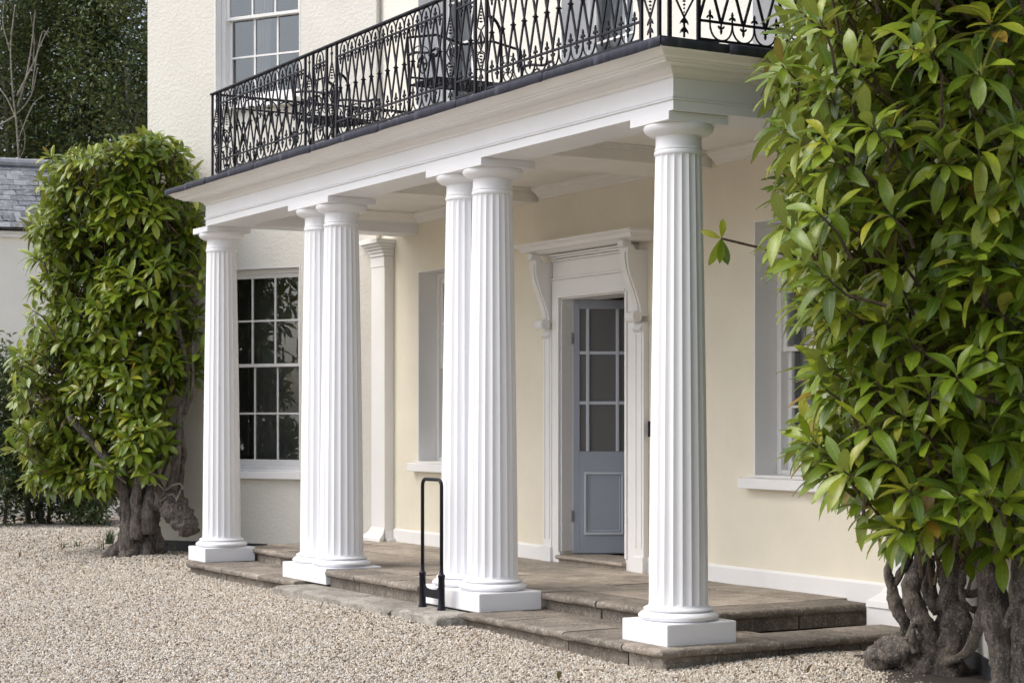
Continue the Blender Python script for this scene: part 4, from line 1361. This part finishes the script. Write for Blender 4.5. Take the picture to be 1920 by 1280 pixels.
stem(magR, rbase, [(1672, 1045, DR, 7), (1664, 1070, DR, 8), (1672, 1100, DR, 9), (1676, 1125, DR-.02, 14), (1690, 1155, DR-.05, 12), (1698, 1190, DR-.05, 11), (1702, 1240, DR-.05, 16)], seed=41, n=14, rough=.4, freq=16)
stem(magR, rbase, [(1674, 1100, DR, 7), (1688, 1075, DR, 8), (1702, 1055, DR, 8), (1705, 1025, DR, 8), (1715, 960, DR, 7)], seed=42, n=12, rough=.35, freq=16)
stem(magR, rbase, [(1735, 1000, DR-.1, 13), (1722, 1060, DR-.12, 14), (1708, 1105, DR-.15, 18), (1720, 1145, DR-.18, 20), (1742, 1180, DR-.2, 20), (1755, 1215, DR-.2, 20), (1760, 1260, DR-.2, 26)], seed=43, n=18, rough=.4, freq=14)
stem(magR, rbase, [(1745, 1040, DR+.1, 10), (1742, 1080, DR+.1, 13), (1745, 1110, DR+.1, 14), (1760, 1150, DR+.1, 12)], seed=44, n=12, rough=.45, freq=16)
stem(magR, rbase, [(1790, 960, DR-.1, 18), (1785, 1050, DR-.1, 22), (1782, 1110, DR-.12, 26), (1786, 1160, DR-.15, 31), (1782, 1200, DR-.18, 36), (1775, 1232, DR-.2, 34), (1770, 1275, DR-.2, 40)], 'trunk', seed=45, n=24, rough=.42, freq=10)
stem(magR, rbase, [(1812, 1000, DR-.25, 6), (1806, 1060, DR-.25, 7), (1803, 1110, DR-.25, 6), (1812, 1135, DR-.2, 6), (1835, 1145, DR-.1, 7), (1860, 1150, DR-.05, 9)], seed=46, n=10, rough=.3, freq=16)
stem(magR, rbase, [(1806, 1112, DR-.2, 8), (1825, 1112, DR-.2, 8), (1850, 1105, DR-.2, 8), (1870, 1098, DR-.2, 10)], seed=47, n=10, rough=.3, freq=16)
stem(magR, rbase, [(1848, 1130, DR-.4, 12), (1838, 1160, DR-.4, 13), (1828, 1190, DR-.42, 12), (1818, 1215, DR-.42, 10), (1800, 1232, DR-.4, 9), (1775, 1240, DR-.35, 12)], seed=48, n=12, rough=.35, freq=14)
DR2 = 9.75
stem(magR, rbase, [(1840, 980, DR2, 16), (1850, 1060, DR2, 20), (1862, 1110, DR2, 26), (1870, 1160, DR2, 29), (1878, 1200, DR2, 28), (1890, 1250, DR2, 34), (1896, 1330, DR2, 42)], 'trunk', seed=49, n=22, rough=.4, freq=10)
stem(magR, rbase, [(1915, 1000, DR2-.2, 16), (1912, 1080, DR2-.2, 20), (1916, 1160, DR2-.2, 22), (1925, 1250, DR2-.2, 28), (1930, 1350, DR2-.2, 30)], seed=50, n=16, rough=.4, freq=12)
stem(magR, rbase, [(1925, 1110, DR2-.4, 9), (1900, 1140, DR2-.35, 9), (1885, 1175, DR2-.3, 8)], seed=51, n=10, rough=.3, freq=14)
stem(magR, rbase, [(1640, 1262, DR-.05, 24), (1656, 1238, DR-.08, 34), (1672, 1222, DR-.1, 36), (1700, 1236, DR-.1, 40), (1740, 1256, DR-.15, 44), (1800, 1268, DR-.2, 40)], 'root', seed=52, n=24, rough=.5, freq=11, sub=8)
stem(magR, rbase, [(1700, 1200, DR-.22, 5), (1715, 1165, DR-.22, 6), (1725, 1150, DR-.22, 5)], seed=53, n=8, rough=.3, freq=14)
stem(magR, rbase, [(1718, 1222, DR-.3, 9), (1712, 1200, DR-.3, 8), (1712, 1178, DR-.3, 6)], seed=54, n=10, rough=.5, freq=18)
for k, pts in enumerate(([(1760, 1000, DR, 12), (1750, 800, DR, 10), (1720, 500, DR, 8), (1700, 200, DR, 6)], [(1800, 960, DR-.1, 14), (1820, 700, DR-.2, 12), (1850, 400, DR-.3, 9), (1840, 100, DR-.3, 6)],
                         [(1845, 980, DR2, 14), (1870, 750, DR2, 11), (1860, 450, DR2, 9), (1800, 200, DR2, 6)], [(1720, 960, DR, 8), (1660, 820, DR, 7), (1600, 640, DR, 6), (1560, 420, DR, 4)],
                         [(1740, 900, DR, 8), (1650, 700, DR-.1, 6), (1560, 560, DR-.1, 4), (1490, 500, DR-.1, 3)], [(1760, 420, DR, 7), (1640, 260, DR, 5), (1540, 150, DR, 4), (1480, 90, DR, 3)])):
    stem(magR, rbase, pts, 'limb', M['bark'], seed=60+k, n=9, rough=.25)
tw = MB()
for i, (p, ax) in enumerate(tips[:-1]):
    a = np.array(ax) / np.linalg.norm(ax)
    q = p - a * .13 - np.array((0, 0, .02)); r_ = q - a * .10 + rg.normal(0, .05, 3) - np.array((0, 0, .06))
    tw.tube([Vector((r_ - np.array(rbase)).tolist()), Vector((q - np.array(rbase)).tolist()), Vector((p - np.array(rbase)).tolist())], [.010, .007, .0045], 5)
o = tw.build('twigs', M['twig'], magR); o['kind'] = 'stuff'
# soil under the right magnolia, its dark colour standing in for the shadow there
mb = MB(); nn, mm = 40, 8
for j in range(mm + 1):
    for i in range(nn + 1):
        a = .3 + 3.5 * i / nn; wv = .62 + .22 * noise.noise(Vector((a * 1.6, 2, 0))) + .06 * noise.noise(Vector((a * 7, 5, 0)))
        wv *= min(1, max(.15, (a - .3) / .7)); b_ = .0 + wv * j / mm
        p = np.array(RJ) + dR * a + nR * b_
        mb.v.append((p[0], p[1], ground_z(p[0], p[1]) + (.016 if j < mm else -.01) + .012 * noise.noise(Vector((p[0] * 9, p[1] * 9, 1)))))
for j in range(mm):
    for i in range(nn): a = j*(nn+1)+i; mb.f.append((a, a+1, a+nn+2, a+nn+1))
tag(mb.build('soil_shade_bed', M['soil'], smooth=True), kind='structure')

# ================================================================== OUTBUILDING, SHRUBS AND WOOD BEHIND
outb = thing('outbuilding', 'low white outbuilding with grey slate roof behind the left magnolia', 'building')
A0 = at(-225, 966, 28.4); A0.z = 0
udir = (RGT * .93 + FWD * .37).normalized(); ndir = Vector((-udir.y, udir.x, 0))
if ndir.dot(FWD) < 0: ndir = -ndir
orz = math.atan2(udir.y, udir.x)
OL, OH = 4.6, 4.36
q = MB(); q.box(0, 0, -.1, OL, .3, OH); q.box(0, 3.4, -.1, OL, 3.7, OH); q.box(0, .3, -.1, .3, 3.4, OH); q.box(OL-.3, .3, -.1, OL, 3.4, OH)
q.build('wall', M['cream_rough'], outb, loc=A0, rotz=orz)
q = MB(); q.box(-.05, -.07, OH-.03, OL, -.002, OH+.10); q.box(-.05, -.11, OH+.02, OL, -.07, OH+.10); q.build('fascia', M['white'], outb, loc=A0, rotz=orz, bevel=.006)
rise, run = 1.18, 1.85
sl = math.atan2(rise, run); slen = math.hypot(rise, run)
q = MB()
q.prism([(-.16, OH+.09), (1.85, OH+.09+1.85*rise/run+.1), (3.86, OH+.09)], lambda a, b: (-.05, a, b - .03), lambda a, b: (OL, a, b - .03))
roof = q.build('roof', M['band'], outb, loc=A0, rotz=orz)
q = MB(); q.box(-.098, 0, 0, .098, .30, .010); SL = q.mesh('slate', M['slate']); q = MB(); q.box(-.094, .012, 0, .096, .30, .012); SL2 = q.mesh('slate', M['slate'])
rows_ = 13; ex = (slen + .22) / rows_
rr = random.Random(4)
for j in range(rows_):
    yb = -.20 + j * ex * math.cos(sl); zb = OH + .085 + j * ex * math.sin(sl) + .02
    n = int(OL / .2)
    for i in range(n + 1):
        x = (i + .5 * (j % 2)) * .2 + rr.uniform(-.005, .005)
        if x > OL - .1: continue
        o = put(SL2 if rr.random() < .3 else SL, 'slate', roof, (x, yb, zb + rr.uniform(0, .006)), (sl + rr.uniform(-.025, .01) - .03, 0, rr.uniform(-.012, .012)))
q = MB(); q.tube([(-.05, 1.85 - .2, OH + rise + .17), (OL, 1.85 - .2, OH + rise + .17)], .07, 8); q.build('ridge', M['slate'], roof)

def cards(name, pts, size, tints, parent, rgx, base, up_bias=.5, mat=None):
    n = len(pts)
    xf = np.zeros((n, 4, 4)); xf[:, 3, 3] = 1
    d = rgx.normal(0, 1, (n, 3)); d[:, 2] = d[:, 2] * .6 - .15
    d /= np.linalg.norm(d, axis=1)[:, None]
    up = rgx.normal(0, .55, (n, 3)); up[:, 2] += up_bias + .3
    up -= d * (up * d).sum(1)[:, None]; up /= np.linalg.norm(up, axis=1)[:, None]
    x = np.cross(d, up)
    l = size * rgx.uniform(.6, 1.3, n)[:, None]
    xf[:, :3, 0] = x * l; xf[:, :3, 1] = d * l; xf[:, :3, 2] = up * l
    xf[:, :3, 3] = pts - np.array(base)
    tt = np.array(tints)[rgx.integers(0, len(tints), n)] * rgx.uniform(.75, 1.25, (n, 1))
    me = leaf_batch(name, xf, rgx.integers(0, 2, n), tt, mat or M['smallleaf'], None)
    o = bpy.data.objects.new(name, me); COL.objects.link(o); o.parent = parent
    return o

def blob_points(c, rad, n, rgx, clumps=26, cs=.35):
    """points gathered in clumps on and in an ellipsoid, so gaps stay between"""
    cc = rgx.normal(0, 1, (clumps, 3)); cc /= np.linalg.norm(cc, axis=1)[:, None]; cc *= rgx.uniform(.45, 1.0, (clumps, 1))
    k = rgx.integers(0, clumps, n)
    p = cc[k] + rgx.normal(0, cs * .45, (n, 3))
    return np.array(c) + p * np.array(rad)

rgs = np.random.default_rng(21)
def shrub(label, u, v, d, rad, n, size, tints, stemh=.5):
    b = at(u, v, d); b.z = 0
    t = thing('shrub', label, 'shrub', tuple(b))
    c = (b.x, b.y, rad[2] + stemh)
    cards('foliage', blob_points(c, rad, n, rgs, 40, .4), size, tints, t, rgs, b)['kind'] = 'stuff'
    for k in range(5):
        a = k * 1.3; MB().tube([(0.1*math.cos(a), .1*math.sin(a), -.05), (.16*math.cos(a), .16*math.sin(a), stemh), (.5*rad[0]*math.cos(a), .5*rad[1]*math.sin(a), stemh + rad[2])], [.05, .035, .012], 6, .2, k).build('stem', M['bark'], t, smooth=True)
DK = [(.022, .045, .012), (.032, .062, .016), (.045, .085, .02), (.06, .10, .03)]
shrub('dark green shrub at the left edge under the outbuilding wall', -15, 966, 26.6, (.62, .6, 1.45), 11000, .085, DK, -.1)
shrub('dark ivy covered bush low behind the left magnolia trunk', 165, 966, 26.9, (1.0, .5, .55), 9000, .075, DK[:3], -.02)
shrub('tall dark evergreen bush between the outbuilding wall and the magnolia', 70, 966, 27.2, (.7, .4, .95), 8000, .08, DK[:3], .0)

# wooded bank rising behind the outbuilding
def tree(label, u, d, top_v, rad, n, size, tints, trunk_r=.12):
    b = at(u, 900, d); b.z = 2.2
    h = at(u, top_v, d).z
    t = thing('tree', label, 'tree', tuple(b), group='trees on the wooded bank')
    c = np.array((b.x, b.y, h - rad[2]))
    pts = blob_points(c, rad, n, rgs, 70, .30)
    cards('crown', pts, size, tints, t, rgs, b)['kind'] = 'stuff'
    MB().tube([p[:3] for p in smoothpath([(0, 0, -1.0), (.15, .1, 1.5), (-.1, .2, 3.5), (.1, 0, h - b.z - rad[2])], 5)], [trunk_r * (1 - .04 * i) for i in range(16)], 10, .2, u).build('trunk', M['bark'], t, smooth=True)
    for k in range(7):
        a = k * .9 + u; z = 1.2 + k * .7
        MB().tube([(0, 0, z), (.7*math.cos(a), .7*math.sin(a), z + .7), (1.5*math.cos(a), 1.5*math.sin(a), z + 1.2)], [.05, .035, .012], 6, .2, k).build('branch', M['bark'], t, smooth=True)
    return t
TG = [(.018, .034, .010), (.034, .062, .014), (.06, .10, .020), (.09, .14, .03), (.025, .045, .015)]
tree('dark evergreen tree directly behind the house corner at upper left', 235, 37, -190, (1.9, 1.7, 3.4), 34000, .10, TG)
tree('shaded leafy tree in the middle of the wooded bank', 120, 39.5, -170, (1.9, 1.7, 3.5), 30000, .10, TG[:4])
tree('leafy dark tree at the far left of the wooded bank', 5, 38, -200, (1.7, 1.6, 3.4), 28000, .10, TG)
b = at(230, 275, 33.5)
t = thing('conifer', 'small blue green conifer top showing behind the left magnolia', 'conifer', (b.x, b.y, 2.6))
pp = []
for k in range(2600):
    zz = rgs.random() ** .7; a = rgs.uniform(0, 6.28); rr_ = (1 - zz) * .9 * rgs.uniform(.5, 1) + .05
    pp.append((b.x + rr_ * math.cos(a), b.y + rr_ * math.sin(a), 3.6 + zz * (b.z + .2 - 3.6)))
cards('crown', np.array(pp), .13, [(.04, .075, .06), (.055, .10, .08), (.035, .06, .05)], t, rgs, (b.x, b.y, 2.6))['kind'] = 'stuff'
MB().tube([(0, 0, -2), (0, 0, b.z - 2.7)], [.08, .02], 8).build('trunk', M['bark'], t)
# bare pale sapling
b = at(45, 330, 33.0); b.z = 3.2
t = thing('bare_tree', 'leafless pale sapling with thin branches in front of the dark wood', 'tree', tuple(b))
def bpath(pts, r0, r1, nm='branch'):
    W = [at(u, v, 33.0 + dd) - b for u, v, dd in pts]
    sp_ = smoothpath([(*p, 0) for p in W], 6); n = len(sp_)
    MB().tube([p[:3] for p in sp_], [r0 + (r1 - r0) * i / (n - 1) for i in range(n)], 6, .15, r0 * 99).build(nm, M['deadwood'], t, smooth=True)
bpath([(40, 420, 0), (33, 260, 0), (24, 170, 0), (20, 90, 0), (28, 10, 0)], .02, .009, 'trunk')
bpath([(33, 200, 0), (50, 140, .1), (60, 80, .15), (66, 20, .2)], .018, .006)
bpath([(32, 180, 0), (62, 120, .1), (78, 80, .1), (92, 52, .2)], .017, .005)
bpath([(60, 170, 0), (68, 110, -.1), (80, 60, -.1), (92, 70, -.1)], .014, .005)
bpath([(-10, 240, .2), (30, 215, .1), (58, 180, 0), (70, 130, 0)], .015, .006)
bpath([(35, 260, 0), (60, 200, .2), (80, 180, .2)], .012, .005)
bpath([(-20, 150, .3), (10, 180, .2), (33, 230, 0)], .014, .008)
bpath([(30, 310, 0), (45, 280, -.2), (46, 250, -.2), (38, 225, -.2)], .010, .004)
bpath([(20, 100, 0), (5, 40, .1), (12, -20, .1)], .010, .004)
bpath([(62, 120, 0), (64, 70, 0), (56, 20, 0)], .009, .003)
# the bank itself, covered with undergrowth
mb = MB(); n, m = 26, 10
for j in range(m + 1):
    for i in range(n + 1):
        u = -500 + i * 50; d = 36 + j * 2.2
        p = at(u, 0, d); p.z = .2 + 6.8 * min(1, (j / m) * 1.5) + .35 * noise.noise(Vector((i * .6, j * .8, 2)))
        mb.v.append(tuple(p))
for j in range(m):
    for i in range(n): a = j*(n+1)+i; mb.f.append((a, a+1, a+n+2, a+n+1))
tag(mb.build('bank', M['soil'], smooth=True), kind='structure')
wd = []
for k in range(85000):
    u = rgs.uniform(-700, 420); d = rgs.uniform(40.5, 45); z = rgs.uniform(2.0, 13.5)
    p = at(u, 0, d); wd.append((p.x, p.y, z))
wd = np.array(wd)
keep = np.array([noise.noise(Vector((p * .8).tolist())) > -.25 for p in wd])
wo_ = cards('woodland', wd[keep], .16, TG[:3], None, rgs, (0, 0, 0)); tag(wo_, 'dense dark woodland filling the bank behind the trees', 'woodland', None, 'stuff')

# grass tufts in the gravel
def tuft(label, u, v, d, n, h, spread, tint):
    b = at(u, v, d); b.z = ground_z(b.x, b.y)
    mb = MB(); rr = random.Random(int(u))
    for k in range(n):
        a = rr.uniform(0, 6.28); l = h * rr.uniform(.6, 1.15); s = spread * rr.uniform(.3, 1.2); x0, y0 = rr.uniform(-.04, .04), rr.uniform(-.04, .04)
        wv = .009; pv = None
        px, py = -math.sin(a) * wv, math.cos(a) * wv
        rowv = []
        for i in range(5):
            tt = i / 4; c = (x0 + math.cos(a) * s * tt ** 1.6, y0 + math.sin(a) * s * tt ** 1.6, l * (tt - .25 * tt ** 3)); wk = (1 - tt) * .9 + .1
            rowv += [(c[0] + px * wk, c[1] + py * wk, c[2]), (c[0] - px * wk, c[1] - py * wk, c[2])]
        mb.add(rowv, [(2*i, 2*i+1, 2*i+3, 2*i+2) for i in range(4)])
    o = mb.build('grass_tuft', M['grass'], None, loc=b)
    tag(o, label, 'grass', 'grass tufts in the gravel')
mg, ng, bgn = mat_new('grass_blade'); bgn.inputs['Base Color'].default_value = (.05, .09, .035, 1); bgn.inputs['Roughness'].default_value = .5; M['grass'] = mg
tuft('large dark grass tuft left of the magnolia trunk', 205, 1014, 22.6, 46, .24, .16, 0)
tuft('thin grass blades by the dark wall band beside the leftmost plinth', 328, 1038, 20.0, 7, .19, .07, 0)
tuft('small grass sprout in the gravel between trunk and left edge', 144, 1022, 22.2, 9, .12, .06, 0)
tuft('single upright grass sprout left of the trunk foot', 188, 1030, 21.6, 8, .20, .03, 0)
tuft('tiny grass sprout farthest left in the gravel', 117, 1026, 22.0, 7, .10, .05, 0)

# fallen leaves and twigs on the gravel
n = 150
u_ = rgs.uniform(0, 330, n); dd_ = rgs.uniform(18.6, 24, n); P_ = []
for a, d in zip(u_, dd_):
    p = at(a, 900, d)
    if (p.x > -4.4 and p.y > -2.5) or ((p.x - LJ.x) * nL[0] + (p.y - LJ.y) * nL[1] < .1 and p.x > LC.x): continue
    P_.append((p.x, p.y, ground_z(p.x, p.y) + .02))
for k in range(40):
    p = at(rgs.uniform(880, 1650), 900, rgs.uniform(9.6, 13.0))
    if p.x < 4.4 and p.y > -2.45: continue
    P_.append((p.x, p.y, ground_z(p.x, p.y) + .016))
P_ = np.array(P_)
fl_ = cards('fallen_leaves', P_, .075, [(.10, .06, .03), (.06, .04, .03), (.16, .10, .05)], None, rgs, (0, 0, 0), 3.0)
tag(fl_, 'scattered brown fallen leaves on the gravel', 'leaves', None, 'stuff')

# ================================================================== GRAVEL STONES
def gravel_points(rgx):
    P = []
    # near stones dense, far stones thinner and larger
    for d0, d1, dens in ((8.9, 12, 5200), (12, 16, 4400), (16, 21, 2900), (21, 30, 1300)):
        lat = 1.0
        w0 = -960 / FPX; w1 = 960 / FPX
        area = ((w1 - w0) * (d0 + d1) / 2 + 2 * lat) * (d1 - d0)
        n = int(area * dens)
        d = rgx.uniform(d0, d1, n); l = rgx.uniform(w0 * d1 - lat, w1 * d1 + lat, n)
        p = np.stack([CAM.x + FWD.x * d + RGT.x * l, CAM.y + FWD.y * d + RGT.y * l], 1)
        ok = np.abs(l) < w1 * d + lat
        p, d = p[ok], d[ok]
        x, y = p[:, 0], p[:, 1]
        inside = (x > -4.1) & (x < 4.22) & (y > -2.24)
        inside |= (x > -1.2) & (x < 1.68) & (y > -2.46)
        wl_ = (x - LJ.x) * nL[0] + (y - LJ.y) * nL[1]; wr_ = (x - RJ.x) * nR[0] + (y - RJ.y) * nR[1]
        inside |= (wl_ < .02) & (x > LC.x - .05) & (x < 0); inside |= (wr_ < .34) & (x > 0) & (y > -3.5) & (x < 7.5)
        P.append(np.concatenate([p[~inside], d[~inside, None]], 1))
    return np.concatenate(P)
gp = gravel_points(np.random.default_rng(2))
gz = np.array([ground_z(x, y) for x, y, d in gp])
me = bpy.data.meshes.new('gravel')
me.vertices.add(len(gp))
co = np.stack([gp[:, 0], gp[:, 1], gz + np.random.default_rng(3).uniform(-.002, .009, len(gp))], 1)
me.vertices.foreach_set('co', co.astype(np.float32).ravel())
sa = me.attributes.new('grow', 'FLOAT', 'POINT'); sa.data.foreach_set('value', (1 + np.clip((gp[:, 2] - 11) / 16, 0, 1) * .55).astype(np.float32))
me.materials.append(M['stone']); me.update()
gob = bpy.data.objects.new('gravel', me); COL.objects.link(gob)
tag(gob, 'loose beige and grey gravel covering the drive', 'gravel', None, 'stuff')
gn = bpy.data.node_groups.new('gravel_scatter', 'GeometryNodeTree')
gn.interface.new_socket('Geometry', in_out='INPUT', socket_type='NodeSocketGeometry')
gn.interface.new_socket('Geometry', in_out='OUTPUT', socket_type='NodeSocketGeometry')
gi = gn.nodes.new('NodeGroupInput'); go = gn.nodes.new('NodeGroupOutput')
ico = gn.nodes.new('GeometryNodeMeshIcoSphere'); ico.inputs['Radius'].default_value = .0105; ico.inputs['Subdivisions'].default_value = 1
sm = gn.nodes.new('GeometryNodeSetMaterial'); sm.inputs['Material'].default_value = M['stone']
ip_ = gn.nodes.new('GeometryNodeInstanceOnPoints')
rv = gn.nodes.new('FunctionNodeRandomValue'); rv.data_type = 'FLOAT_VECTOR'; rv.inputs[0].default_value = (0, 0, 0); rv.inputs[1].default_value = (6.28, 6.28, 6.28)
rs = gn.nodes.new('FunctionNodeRandomValue'); rs.data_type = 'FLOAT_VECTOR'; rs.inputs[0].default_value = (.5, .45, .35); rs.inputs[1].default_value = (1.35, 1.05, .75); rs.inputs['Seed'].default_value = 5
na = gn.nodes.new('GeometryNodeInputNamedAttribute'); na.data_type = 'FLOAT'; na.inputs['Name'].default_value = 'grow'
vm = gn.nodes.new('ShaderNodeVectorMath'); vm.operation = 'SCALE'
L_ = gn.links.new
L_(gi.outputs[0], ip_.inputs['Points']); L_(ico.outputs[0], sm.inputs['Geometry']); L_(sm.outputs[0], ip_.inputs['Instance'])
L_(rv.outputs[0], ip_.inputs['Rotation']); L_(rs.outputs[0], vm.inputs[0]); L_(na.outputs[0], vm.inputs['Scale']); L_(vm.outputs[0], ip_.inputs['Scale'])
L_(ip_.outputs[0], go.inputs[0])
md = gob.modifiers.new('scatter', 'NODES'); md.node_group = gn
